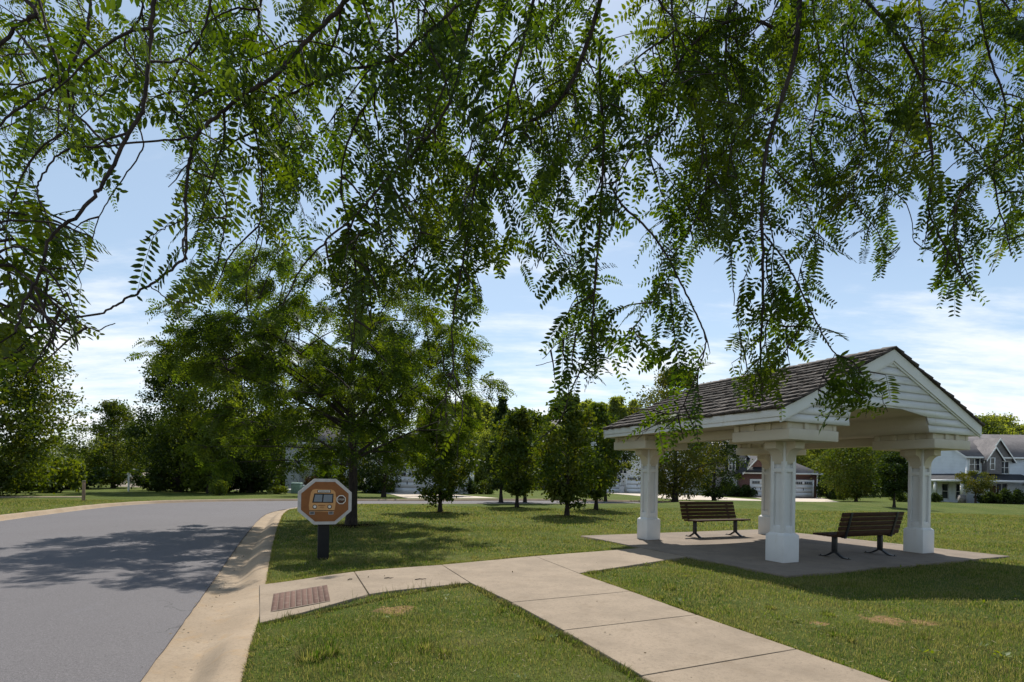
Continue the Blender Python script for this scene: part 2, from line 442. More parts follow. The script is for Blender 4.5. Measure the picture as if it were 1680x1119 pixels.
def kerb(E, Nn, ramp):
    wd = 1.0 if ramp else .62
    m = MB(); prof = [(-.05,-.150),(.0,-.128),(.33,-.154),(.36,-.148),(.43,-.098),(.49,-.055),(.55,-.012),(.58,.001),(.63,.008),(.745,.010),(.76,-.004),(.76,-.30)]
    lowp = [(-.05,-.150),(.0,-.128),(.33,-.140),(.36,-.136),(.43,-.131),(.49,-.120),(.55,-.110),(.58,-.103),(.63,-.095),(.745,-.080),(.76,-.084),(.76,-.30)]
    # resample finely near the viewer
    seg = np.linalg.norm(np.diff(E, axis=0), axis=1); L = np.concatenate([[0], np.cumsum(seg)])
    J = np.arange(1.35, 48, 3.0)
    S = np.sort(np.concatenate([np.arange(0, min(48, L[-1]), .12), np.arange(48, L[-1], .8), J, J + .011]))
    Ex = np.stack([np.interp(S, L, E[:, 0]), np.interp(S, L, E[:, 1])], 1)
    Nx = np.stack([np.interp(S, L, Nn[:, 0]), np.interp(S, L, Nn[:, 1])], 1)
    w = np.zeros(len(S))
    if ramp:
        b = Ex + Nx * KB
        lat = (b[:, 0] - RAMP_C[0]) * KD[0] + (b[:, 1] - RAMP_C[1]) * KD[1]
        w = (1 - sst(.95, 2.4, np.abs(lat))) * (np.hypot(b[:, 0] - RAMP_C[0], b[:, 1] - RAMP_C[1]) < 4)
    rows = []
    for (d, z), (d2, z2) in zip(prof, lowp):
        p = Ex + Nx * (KB - (KB - d) * wd)
        wob = .004 * np.sin(S * 1.3 + d * 9) + .003 * np.sin(S * 3.7)
        rows.append(np.stack([p[:, 0], p[:, 1], base_z(p[:, 0], p[:, 1]) + z * (1 - w) + z2 * w + wob], 1))
    k = len(S); i = np.arange(k - 1)
    V = np.concatenate(rows); F = []
    i = i[~((np.abs(((S[:-1] - 1.35) % 3.0)) < .012) & (np.diff(S) < .0115) & (S[:-1] < 48.5))] if ramp else i   # open joints between kerb lengths
    for r in range(len(rows) - 1):
        F.append(np.stack([r*k + i, r*k + i + 1, (r+1)*k + i + 1, (r+1)*k + i], 1)[:, ::-1] if not ramp else np.stack([r*k + i, (r+1)*k + i, (r+1)*k + i + 1, r*k + i + 1], 1))
    m.add(V, np.concatenate(F)); return m
tag(kerb(RE, RN, True).build('kerb', M['kerb']), kind='structure')
tag(kerb(LE, LN, False).build('kerb', M['kerb']), kind='structure')

# ------------------------------------------------------------------ footpath, pad, driveways
def slab(m, poly, top=.016, thick=.14, gap=.004, zf=tz):
    P = np.array(poly, dtype=float)
    e = .5 * np.sum(P[:, 0] * np.roll(P[:, 1], -1) - np.roll(P[:, 0], -1) * P[:, 1])
    if e < 0: P = P[::-1]
    def inset(Q, d):
        o = []
        for k in range(len(Q)):
            a, b, c = Q[k-1], Q[k], Q[(k+1) % len(Q)]
            t1 = (b - a) / np.linalg.norm(b - a); t2 = (c - b) / np.linalg.norm(c - b)
            n1 = np.array([-t1[1], t1[0]]); n2 = np.array([-t2[1], t2[0]])
            o.append(b + (n1 + n2) * d / (1 + n1 @ n2))
        return np.array(o)
    def dense(Q):                                     # extra points so that slabs follow the ramp
        return np.concatenate([Q[k] + (Q[(k+1) % len(Q)] - Q[k]) * np.linspace(0, 1, 7)[:-1, None] for k in range(len(Q))])
    A = dense(inset(P, gap)); B = dense(inset(P, gap + .007)); n = len(A)
    za = zf(A[:, 0], A[:, 1]); zb = zf(B[:, 0], B[:, 1])
    V = np.concatenate([np.c_[A, za + top - thick], np.c_[A, za + top - .009], np.c_[B, zb + top]])
    i = np.arange(n); j = (i + 1) % n
    m.add(V, np.concatenate([np.stack([i, j, n + j, n + i], 1), np.stack([n + i, n + j, 2*n + j, 2*n + i], 1)]))
    # top as rings towards the centre
    prev = np.c_[B, zb + top]; c = B.mean(0)
    for t in (.75, .5, .25):
        Q = c + (B - c) * t; q = np.c_[Q, zf(Q[:, 0], Q[:, 1]) + top]
        m.add(np.concatenate([prev, q]), np.stack([i, j, n + j, n + i], 1)); prev = q
    m.add(np.vstack([prev, [[c[0], c[1], float(zf(c[0], c[1])) + top]]]), np.stack([i, j, np.full(n, n)], 1))

fp = MB()
for s in SLABS: slab(fp, s)
tag(fp.build('footpath', M['walk']), kind='structure')
pm = MB(); slab(pm, PADPOLY, .022, .16)
tag(pm.build('concrete_pad', M['pad']), kind='structure')

def px_poly(pts): return [tuple(gp(*p)[:2]) for p in pts]
def driveway(pts, top=.02):
    m = MB(); slab(m, pts, top, .2, .0)
    tag(m.build('driveway', M['drive']), kind='structure')
driveway([(-13.6,58.3),(-7.6,58.3),(-1.0,42.3),(-7.3,39.6),(-10.4,50.0)])
driveway([(11.0,76.5),(22.0,76.5),(27.0,55.5),(15.5,53.0)])
driveway([(30.5,73.6),(40.2,73.6),(33.4,57.5),(27.0,55.0)])
sw = MB(); slab(sw, [(-30,31.4),(-25.3,33.6),(-24.6,32.6),(-30,30.2)], .02, .1)
slab(sw, [(-40,26.5),(-30,31.3),(-30,30.1),(-40,25.2)], .02, .1)
tag(sw.build('footpath', M['walk']), kind='structure')

# bare pale bank beyond the left-hand grass
bk = MB(); q = []
for k in range(25):
    t = k / 24; x = -44 + 18 * t; y = 61 - 3 * t
    for (dy, z) in ((0, -.6), (2.5, .45 + .5 * math.sin(t * 3)), (6, 1.4 + 1.2 * t), (11, 1.2), (14, -.8)):
        q.append((x + rnd.uniform(-.3, .3), y + dy, z - .1 + rnd.uniform(-.1, .1)))
f4 = [(k*5 + j, (k+1)*5 + j, (k+1)*5 + j + 1, k*5 + j + 1) for k in range(24) for j in range(4)]
bk.add(q, f4)
tag(bk.build('earth_bank', simple('pale_earth', (.40, .34, .27), (.24, .20, .15), 1.4, .9, .5, 9), smooth=True), kind='structure')

# ------------------------------------------------------------------ tactile paving panel
def tactile():
    m = MB(); TL, TR, BR, BL = map(np.array, ((-3.07,7.36),(-2.52,7.80),(-2.16,6.82),(-2.70,6.40)))
    nc, nr = 10, 1
    for i in range(nc):
        for j in range(nr):
            def P(s, t): return (TL*(1-s) + TR*s)*(1-t) + (BL*(1-s) + BR*s)*t
            g0 = .003
            q = [P(i/nc + g0, j/nr + .003), P((i+1)/nc - g0, j/nr + .003), P((i+1)/nc - g0, (j+1)/nr - .003), P(i/nc + g0, (j+1)/nr - .003)]
            zz = [tzf(*a) for a in q]; c = sum(q) / 4; h = rnd.uniform(.024, .027)
            top = [c + (a - c) * .93 for a in q]
            m.add([(a[0], a[1], z + .004) for a, z in zip(q, zz)] + [(a[0], a[1], z + h) for a, z in zip(top, zz)],
                  [(0,1,5,4),(1,2,6,5),(2,3,7,6),(3,0,4,7),(4,5,6,7)] )
    q = [TL, TR, BR, BL]; 
    mm, nt, N, L = new_mat('red_pavers'); b = NB(nt); gq = b.n('ShaderNodeNewGeometry')
    c = b.mix(gq.outputs['Random Per Island'], (.085, .042, .030), (.125, .066, .048))
    c = b.mix(b.ramp(b.noise(gq.outputs['Position'], 14, 5), .5, .75), c, (.17, .115, .09))
    b.principled(c, .85, b.bump(b.noise(gq.outputs['Position'], 120, 3), .4, .006))
    o = m.build('tactile_paving', mm); 
    me2 = MB(); me2.add([(a[0], a[1], tzf(*a) + .020) for a in q], [(0, 3, 2, 1)])
    me2.build('mortar_bed', simple('mortar', (.17, .13, .10), None, 12, .9), o)
    tag(o, 'brick red ribbed paver panel set in the concrete ramp by the kerb', 'tactile paving')
tactile()

# ------------------------------------------------------------------ pavilion
def pavilion():
    root = empty('pavilion', (PADC[0], PADC[1], .022), TH)
    tag(root, 'white open pavilion with four square columns and a wood shake gable roof', 'pavilion')
    W = M['white']; WB = M['beige']
    for sx in (-1, 1):
        for sy in (-1, 1):
            cx, cy = sx * 1.941, sy * 2.075
            c = empty('column', (cx, cy, 0), 0, root)
            m = MB(); h = .2
            m.box(-h, h, -h, h, 0, .49)
            m.hexa([(-h,-h,.49),(h,-h,.49),(h,h,.49),(-h,h,.49),(-.152,-.152,.535),(.152,-.152,.535),(.152,.152,.535),(-.152,.152,.535)])
            m.build('plinth', W, c, bevel=.006)
            m = MB(); m.box(-.108, .108, -.108, .108, .52, 2.2)
            for a in (-1, 1):
                for b_ in (-1, 1):
                    m.box(*sorted((a*.078, a*.15)), *sorted((b_*.078, b_*.15)), .53, 2.198)
            for (z0, z1) in ((.53, .66), (1.645, 1.72), (1.85, 2.196)):
                for s in (-1, 1):
                    m.box(-.079, .079, *sorted((s*.10, s*.1485)), z0, z1)
                    m.box(*sorted((s*.10, s*.1485)), -.079, .079, z0, z1)
            m.build('shaft', W, c, bevel=.004)
            m = MB(); prof = [(.145, 1.80)] + [(.148 + .19*(1-math.cos(t)), 1.81 + .26*math.sin(t)) for t in np.linspace(.1, math.pi/2, 8)] + [(.345, 2.075), (.345, 2.197), (.145, 2.197)]
            for k in range(4):
                ca, sa = math.cos(k*math.pi/2), math.sin(k*math.pi/2)
                def mk(t): return lambda r, z: (r*ca - t*sa, r*sa + t*ca, z)
                m.prism(prof, mk(-.118), mk(.118))
            m.build('corbel', WB, c, bevel=.004)
            m = MB(); m.box(-.63, .63, -.63, .63, 2.2, 2.385); m.box(-.585, .585, -.585, .585, 2.385, 2.505)
            for k in range(4):
                p = -.54 + k * .36
                for s in (-1, 1):
                    m.box(p - .055, p + .055, *sorted((s*.53, s*.622)), 2.386, 2.504)
                    if 0 < k < 3: m.box(*sorted((s*.53, s*.622)), p - .055, p + .055, 2.386, 2.504)
            m.build('cap_slab', WB, c, bevel=.005)
    # arched ceiling, roof deck, gables
    def arch(y):
        a = abs(y)
        if a > 1.2003: return 2.51
        base = 2.91 - .09 * (a / 1.2) ** 2
        return base if a < 1.06 else base - .15 * (1 - math.sqrt(max(0, 1 - ((a - 1.06) / .14) ** 2)))
    ys = [-2.94, -1.2005] + list(np.linspace(-1.2, -1.06, 9)) + list(np.linspace(-.9, .9, 11)) + list(np.linspace(1.06, 1.2, 9)) + [1.2005, 2.94]
    zs = [arch(y) for y in ys]
    m = MB(); n = len(ys)
    m.add([(-2.58, y, z) for y, z in zip(ys, zs)] + [(2.58, y, z) for y, z in zip(ys, zs)], [(i, i+1, n+i+1, n+i) for i in range(n-1)])
    m.build('ceiling', WB, root)
    ZT, ZR, HB = 2.734, 4.044, 2.95
    m = MB(); m.prism([(-HB, ZT-.03), (-HB, ZT-.14), (0, ZR-.17), (HB, ZT-.14), (HB, ZT-.03), (0, ZR-.035)], lambda y, z: (-2.6, y, z), lambda y, z: (2.6, y, z))
    deck = m.build('roof', W, root)
    # shakes: every course laid as loose uneven pieces, butts standing proud
    m = MB(); sl = math.hypot(HB, ZR - ZT); dy, dz = HB / sl, (ZR - ZT) / sl
    for side in (-1, 1):
        nrow = 13; ex = (sl + .06) / nrow
        for r in range(nrow):
            s0 = -.06 + r * ex; x = -2.68
            while x < 2.66:
                w = rnd.uniform(.08, .19); w = min(w, 2.69 - x)
                j = rnd.uniform(-.022, .022); th = rnd.uniform(.028, .050); lf = rnd.uniform(0, .006)
                a0, a1 = s0 + j, min(s0 + ex + .08, sl + .01)
                def P(xx, s, hgt): 
                    return (xx, side * (-HB + s*dy) * 1.0 - side * 0 + (-side) * 0 + side * (-hgt*dz) , ZT + s*dz + hgt*dy)
                m.hexa([P(x+.003, a0, lf-.02), P(x+w-.003, a0, lf-.02), P(x+w-.003, a1, -.02), P(x+.003, a1, -.02),
                        P(x+.003, a0, th+lf), P(x+w-.003, a0, th+lf+rnd.uniform(-.003,.003)), P(x+w-.003, a1, .003), P(x+.003, a1, .003)])
                x += w
    x = -2.69
    while x < 2.6:                                    # ridge cap pieces
        w = .232
        for side in (-1, 1):
            lift = .03 + rnd.uniform(0, .008)
            m.hexa([(x, 0, ZR+lift-.02), (x+w+.03, 0, ZR+lift-.035), (x+w+.03, side*.13, ZR+lift-.095), (x, side*.13, ZR+lift-.08),
                    (x, 0, ZR+lift+.012), (x+w+.03, 0, ZR+lift-.008), (x+w+.03, side*.13, ZR+lift-.065), (x, side*.13, ZR+lift-.048)])
        x += w
    m.build('shake_shingles', M['shakes'], deck)
    for s in (-1, 1):
        m = MB(); m.box(-2.64, 2.64, *sorted((s*2.93, s*2.972)), 2.572, 2.735)
        m.box(-2.635, 2.635, *sorted((s*2.93, s*2.955)), 2.498, 2.569)
        m.build('fascia', W, root, bevel=.004)
    for s in (-1, 1):                                  # gable walls with lap boards
        m = MB(); x0, x1 = s * 2.55, s * 2.585
        top = lambda y: ZR - .12 - (ZR - ZT) * abs(y) / HB
        yy = list(np.linspace(-2.93, -1.2006, 6)) + ys[2:-2] + list(np.linspace(1.2006, 2.93, 6))
        lo = [(y, 2.50 if abs(y) > 1.2003 else arch(y)) for y in yy]; hi = [(y, max(top(y), 2.56)) for y in yy]; k = len(yy)
        for X_ in (x0, x1):
            m.add([(X_, y, z) for y, z in lo] + [(X_, y, z) for y, z in hi], [(i, i+1, k+i+1, k+i) for i in range(k-1)])
        m.add([(x0, y, z) for y, z in lo] + [(x1, y, z) for y, z in lo], [(i, i+1, k+i+1, k+i) for i in range(k-1)])
        wall = m.build('gable', W, root)
        m = MB(); z = 2.50
        def yr(zz): return HB * (ZR - .15 - zz) / (ZR - ZT)
        def ya(zz):
            if zz >= arch(0): return 0.0
            a = [q for q in np.linspace(1.2, 0, 200) if arch(q) >= zz]
            return (max(a) if a else 0.0) if zz > 2.515 else 1.2
        while z < 3.82:
            z1 = min(z + .148, 3.84)
            y0a, y1a = min(yr(z), 2.93), min(yr(z1), 2.93)
            spans = []
            if z < 2.93:
                b0, b1 = ya(z + .002), ya(z1)
                if b1 <= 0: b1 = min(b0, .02)
                for sg in (-1, 1): spans.append((sg*b0, sg*y0a, sg*y1a, sg*b1))
            else: spans.append((-y0a, y0a, y1a, -y1a))
            for (a0, a1, c1, c0) in spans:
                if abs(a1 - a0) < .03: continue
                xi, xb, xt = x1 - s*.004, x1 + s*.024, x1 + s*.006
                v = [(xi,a0,z),(xi,a1,z),(xb,a1,z),(xb,a0,z),(xi,c0,z1),(xi,c1,z1),(xt,c1,z1),(xt,c0,z1)]
                m.hexa(v)
            z += .148
        m.build('lap_siding', W, wall)
        m = MB()
        for sg in (-1, 1):                             # rake boards
            for (w, xa, xb, d0) in ((.215, 2.60, 2.642, .035), (.04, 2.60, 2.622, .252)):
                q = [(sg*2.972, ZT-.01-d0+.035-.012), (0, ZR-d0), (0, ZR-d0-w), (sg*2.972, max(ZT-.022-d0+.035-w, 2.50 if w > .1 else 2.47))]
                m.prism(q, lambda y, z: (s*xa, y, z), lambda y, z: (s*xb, y, z))
        m.build('rake_board', W, root)
    # long tie beams over the columns
    for s in (-1, 1):
        m = MB(); m.box(-1.32, 1.32, s*2.075-.12, s*2.075+.12, 2.32, 2.508); m.build('tie_beam', WB, root, bevel=.004)
    return root
pavilion()

# ------------------------------------------------------------------ park benches
def bench(u, v, face, label):
    p = pl(u, v); t = empty('park_bench', (p[0], p[1], .022), TH + (0 if face > 0 else math.pi))
    tag(t, label, 'bench', 'benches under the pavilion')
    L = .93
    m = MB()
    for k in range(5):
        x = -.02 + k * .098
        m.box(x, x + .082, -L, L, .425 - .006 * (4-k) * .4, .463 - .006 * (4-k) * .4)
    m.build('seat', M['wood'], t, bevel=.008)
    m = MB(); dx, dz = -.26, .966
    for k in range(5):
        s = .07 + k * .093; c = Vector((-.055 + dx*s, 0, .43 + dz*s))
        m.obox(c, Vector((dx, 0, dz))*.041, (0, L, 0), Vector((dz, 0, -dx))*.018)
    m.build('backrest', M['wood'], t, bevel=.007)
    for sy in (-1, 1):
        y = sy * .70
        leg = MB(); leg.box(.10, .19, y-.032, y+.032, .10, .405)
        lg = leg.build('leg', M['metal'], t, bevel=.006)
        ft = MB(); pr = []
        xs = np.linspace(-.17, .46, 15)
        hh = [.012 + .105 * math.exp(-((x-.145)/.13)**2) for x in xs]
        V = []
        for x, h in zip(xs, hh): V += [(x, y-.04, max(h-.022, .001)), (x, y+.04, max(h-.022, .001)), (x, y+.04, h), (x, y-.04, h)]
        F = []
        for k in range(14):
            b = k*4
            for q in range(4): F.append((b+q, b+(q+1)%4, b+4+(q+1)%4, b+4+q))
        ft.add(V, F); ft.poly(V[:4]); ft.poly(V[-4:])
        for x in (-.15, .44): ft.tube([(x, y, .01), (x, y, .03)], .012, 8, True)
        ft.build('foot', M['metal'], lg)
        br = MB(); br.box(-.03, .46, y-.03, y+.03, .405, .419)
        c0 = Vector((-.078, y, .41)); 
        br.obox(c0 + Vector((dx, 0, dz))*.24, Vector((dx, 0, dz))*.26, (0, .032, 0), Vector((dz, 0, -dx))*.007)
        br.obox((-.05, y, .408), (.04, 0, 0), (0, .03, 0), (0, 0, .012))
        br.build('back_strap', M['metal'], t, bevel=.003)
bench(-2.06, .08, 1, 'dark brown slatted bench facing the viewer on the sunlit edge of the pad')
bench(2.06, .11, -1, 'dark slatted bench seen from behind, between the near and right pavilion columns')

# ------------------------------------------------------------------ bus stop sign
def flat(name, c, rough=.6):
    m, nt, N, L = new_mat(name); b = NB(nt); P = b.obj()
    k = b.mix(b.ramp(b.noise(P, 9, 5), .4, .75), c, tuple(x*.85 for x in c)); b.principled(k, rough, None, 0, .3); return m
def text_mesh(name, body, size, mat, parent, loc, sx=1.0, depth=.0012):
    cu = bpy.data.curves.new(name, 'FONT'); cu.body = body; cu.size = size; cu.align_x = 'CENTER'; cu.align_y = 'CENTER'; cu.extrude = depth
    o = bpy.data.objects.new(name, cu); col.objects.link(o)
    bpy.context.view_layer.update()
    me = bpy.data.meshes.new_from_object(o.evaluated_get(bpy.context.evaluated_depsgraph_get()))
    bpy.data.objects.remove(o); me.name = name
    me.transform(Matrix.Translation(loc) @ Matrix.Rotation(R(90), 4, 'X') @ Matrix.Diagonal((sx, 1, 1, 1)))
    me.materials.clear(); me.materials.append(mat)
    q = bpy.data.objects.new(name, me); col.objects.link(q); q.parent = parent; return q

def bus_sign():
    pz = tzf(-3.31, 10.03)
    root = empty('bus_stop_sign', (-3.30, 10.03, pz), R(22))
    tag(root, 'brown octagonal bus stop sign with a school bus picture on a short black post', 'sign')
    black = flat('sign_black', (.011, .011, .012)); rim = flat('sign_grey_rim', (.50, .48, .46)); brown = flat('sign_brown', (.245, .095, .029))
    org = flat('bus_orange', (.58, .31, .125)); wht = flat('sign_white', (.72, .68, .62)); pane = flat('bus_window', (.20, .225, .25)); grey = flat('wheel_grey', (.30, .30, .31))
    m = MB(); m.box(-.105, .085, .035, .20, -.2, .69); m.build('post', simple('post_black', (.010, .010, .011), (.016, .015, .015), 6, .7, .3, 40), root, bevel=.008)
    zc = 1.012; k = .00144 * 1.02
    def oct_(hw, hh, c=.41):
        return [(-hw*c, hh), (hw*c, hh), (hw, hh*c), (hw, -hh*c), (hw*c, -hh), (-hw*c, -hh), (-hw, -hh*c), (-hw, hh*c)]
    m = MB(); m.prism(oct_(.452, .402), lambda a, b: (a, .032, zc+b), lambda a, b: (a, -.030, zc+b))
    board = m.build('board', rim, root, bevel=.004)
    m = MB(); m.prism(oct_(.397, .349), lambda a, b: (a, -.028, zc+b), lambda a, b: (a, -.0335, zc+b)); m.build('panel', brown, board)
    def piece(name, pts, mat, lay, parent=board):
        q = [((x - 415)*k, (352 - y)*k) for x, y in pts]
        mm = MB(); mm.prism(q, lambda a, b: (a, -.033, zc+b), lambda a, b: (a, -.0335 - .002*lay, zc+b)); return mm.build(name, mat, parent)
    piece('bus_body', [(240,472),(231,400),(244,290),(254,238),(274,210),(310,201),(480,204),(512,216),(531,240),(541,300),(533,400),(521,476)], org, 1)
    def rect(x0,y0,x1,y1): return [(x0,y0),(x1,y0),(x1,y1),(x0,y1)]
    piece('destination_frame', rect(326,210,478,247), black, 2); piece('destination_board', rect(333,216,471,241), wht, 3)
    text_mesh('lettering', 'SCHOOL BUS', .030, black, board, (-.019, -.0415, zc + .1787), .92)
    piece('windscreen_frame', [(290,254),(510,256),(507,366),(268,364)], black, 2)
    piece('window_pane', [(301,268),(384,268),(378,354),(285,352)], pane, 3); piece('window_pane', [(400,268),(498,268),(494,356),(392,355)], pane, 3)
    def circ(x, y, r, n=20): return [(x + r*math.cos(t), y + r*math.sin(t)) for t in np.linspace(0, 2*math.pi, n, endpoint=False)]
    for x in (298, 467):
        piece('headlight_ring', circ(x, 413, 25), black, 2); piece('headlight', circ(x, 412, 17), wht, 3)
    piece('grille', rect(338,391,418,400), flat('grille_brown', (.22, .09, .03)), 2); piece('grille', rect(356,413,402,420), flat('grille_brown', (.22, .09, .03)), 2)
    piece('bumper', rect(236,456,522,465), black, 2)
    for x in (269, 483):
        piece('wheel', rect(x-29,470,x+29,506), grey, 3)
        for y in (479, 492): piece('wheel_tread', rect(x-20,y-4,x+20,y+4), black, 4)
    def o8(x, y, r): return [(x + r*math.cos(t), y + r*math.sin(t)) for t in np.arange(8)*math.pi/4 + math.pi/8]
    piece('stop_octagon', o8(600, 328, 58), wht, 1); piece('stop_field', o8(600, 328, 47), flat('stop_brown', (.075, .030, .014)), 2)
    text_mesh('lettering', 'STOP', .046, wht, board, ((600-415)*k, -.0395, zc + (352-328)*k), .92)
bus_sign()

# ------------------------------------------------------------------ leaves and trees
def quad_leaves(m, C, D, Nn, L, Wd):
    """diamond leaves: centre, direction, normal, length, width (arrays)"""
    S = np.cross(D, Nn); S /= np.linalg.norm(S, axis=1)[:, None] + 1e-9
    a = D * (L / 2)[:, None]; b = S * (Wd / 2)[:, None]
    V = np.stack([C - a, C + b - a * .1, C + a, C - b - a * .1], 1).reshape(-1, 3)
    i = np.arange(len(C)) * 4
    m.add(V, np.stack([i, i+1, i+2, i+3], 1))

def unit(n, r=None):
    v = (r or rng).normal(size=(n, 3)); return v / np.linalg.norm(v, axis=1)[:, None]

def crown_profile(shape, t):
    if shape == 'cone': return np.clip((1 - t) ** .85 * (.35 + .65 * np.minimum(t / .14, 1)) * 1.05, .02, 1)
    if shape == 'oval': return np.clip(np.sin(math.pi * np.clip(t * .93 + .05, 0, 1)) ** .75, .05, 1)
    if shape == 'vase': return np.clip(np.sin(math.pi * np.clip(t ** .75 * .9 + .04, 0, 1)) ** .7, .06, 1)
    return np.clip(np.sqrt(np.clip(1 - (2 * t - 1) ** 2, 0, 1)), .08, 1)

def tree_meshes(kind, H, cr, cb, shape, nclump, nleaf, leaf, mat, seed, trunk_r, spread=.3, limbs=16, flat_=.7, bark=None):
    r = np.random.default_rng(seed)
    t = r.random(nclump) ** .9; an = r.uniform(0, 2 * math.pi, nclump)
    pr = crown_profile(shape, t); rr = cr * pr * np.sqrt(r.uniform(.12, 1, nclump))
    lob = 1 + .22 * np.sin(an * 3 + r.uniform(0, 6)) + .16 * np.sin(an * 5 + t * 9)
    C = np.stack([np.cos(an) * rr * lob, np.sin(an) * rr * lob, cb + t * (H - cb)], 1)
    crs = cr * spread * r.uniform(.6, 1.25, nclump) * (.55 + .45 * pr)
    k = np.repeat(np.arange(nclump), max(1, nleaf // nclump)); n = len(k)
    off = np.clip(r.normal(size=(n, 3)), -2.1, 2.1) * .52 * crs[k][:, None]; off[:, 2] *= flat_
    P = C[k] + off
    D = unit(n, r); D[:, 2] -= .25; D /= np.linalg.norm(D, axis=1)[:, None]
    Nn = unit(n, r); Nn[:, 2] += .8; Nn /= np.linalg.norm(Nn, axis=1)[:, None]
    m = MB(); L = leaf * r.uniform(.65, 1.3, n)
    quad_leaves(m, P, D, Nn, L, L * .58)
    tm = MB(); top = cb + (H - cb) * .82
    zz = np.linspace(-.15, top, 9); wob = np.cumsum(r.normal(0, .012 * H / 8, (9, 2)), axis=0); wob -= wob[0]
    tp = np.c_[wob, zz]
    rad = trunk_r * (1 - .93 * np.clip(zz / top, 0, 1) ** .8); rad[0] *= 1.45
    tm.tube(tp, rad, 8)
    for q in r.choice(nclump, min(limbs, nclump), replace=False):
        e = C[q]; z0 = max(cb * .55, e[2] - .35 * np.hypot(e[0], e[1]) - .2 * r.random() * H * .2)
        z0 = min(z0, top * .95); b = np.array([np.interp(z0, zz, tp[:, 0]), np.interp(z0, zz, tp[:, 1]), z0])
        mid = (b + e) / 2 + np.array([0, 0, .12 * np.linalg.norm(e - b)]) + r.normal(0, .04 * H / 5, 3)
        s = np.linspace(0, 1, 6)[:, None]; path = b * (1-s)**2 + mid * 2*s*(1-s) + e * s**2
        r0 = np.interp(z0, zz, rad) * .5
        tm.tube(path, np.linspace(r0, r0 * .15 + .004, 6), 5)
    return tm.mesh('trunk', bark or M['bark'], True), m.mesh('crown', mat)

def place_tree(name, meshes, loc, label, group=None, rz=0.0, sc=(1, 1, 1), cat='tree'):
    o = empty(name, loc, rz); o.scale = sc
    tag(o, label, cat, group)
    for nm, me in zip(('trunk', 'crown'), meshes):
        c = bpy.data.objects.new(nm, me); col.objects.link(c); c.parent = o
    return o

def pz(px, Y):
    d = ray(px, HORY); x = d[0] * Y; return Vector((x, Y, tzf(x, Y)))

# fronds of honey locust: many small leaflets in two rows along a drooping stalk
SUNV = np.array([.04, .62, .78])
def fronds(m, B, D, L, npair, leaf, wr, droop, r, fold=True):
    n = len(B)
    side = np.cross(D, SUNV + .42 * unit(n, r)); side /= np.linalg.norm(side, axis=1)[:, None] + 1e-9
    ts = np.linspace(.12, 1.0, npair); szv = r.uniform(.78, 1.2, n)
    T = np.repeat(ts[None, :], n, 0)
    P = B[:, None, :] + D[:, None, :] * (L[:, None] * T)[..., None]
    P[..., 2] -= droop[:, None] * L[:, None] * T ** 2
    tang = D[:, None, :] * np.ones_like(T)[..., None]; tang = tang.copy(); tang[..., 2] -= (2 * droop[:, None] * T)
    tang /= np.linalg.norm(tang, axis=-1)[..., None]
    prof = .70 + .42 * np.sin(math.pi * np.clip(T * .9 + .05, 0, 1))
    for sg in (-1, 1):
        S = side[:, None, :] * sg
        ld = S * .93 + tang * .38 + .10 * r.normal(size=P.shape); ld[..., 2] -= .12
        ld /= np.linalg.norm(ld, axis=-1)[..., None]
        ll = leaf * prof * r.uniform(.8, 1.2, T.shape) * (L[:, None] / np.mean(L)) * szv[:, None]
        keep = r.random(T.shape) > .05
        p = P[keep]; d = ld[keep]; l = ll[keep]; tg = tang[keep]
        w = l * wr
        wd = tg - d * np.sum(tg * d, axis=1)[:, None]; wd /= np.linalg.norm(wd, axis=1)[:, None] + 1e-9
        nn = np.cross(d, wd)
        if fold:
            a = p + d * (l * .04)[:, None]; tip = p + d * l[:, None]
            up = nn * (w * .16)[:, None]
            V = np.stack([a, p + d*(l*.32)[:, None] + wd*(w*.48)[:, None] + up, p + d*(l*.70)[:, None] + wd*(w*.42)[:, None] + up, tip,
                          p + d*(l*.70)[:, None] - wd*(w*.42)[:, None] + up, p + d*(l*.32)[:, None] - wd*(w*.48)[:, None] + up], 1).reshape(-1, 3)
            i = np.arange(len(p)) * 6
            m.add(V, np.stack([i, i+1, i+2, i+3], 1)); m.f.append(np.stack([i, i+3, i+4, i+5], 1) + m.n - len(V))
        else:
            quad_leaves(m, p + d * (l * .5)[:, None], d, nn, l, w)

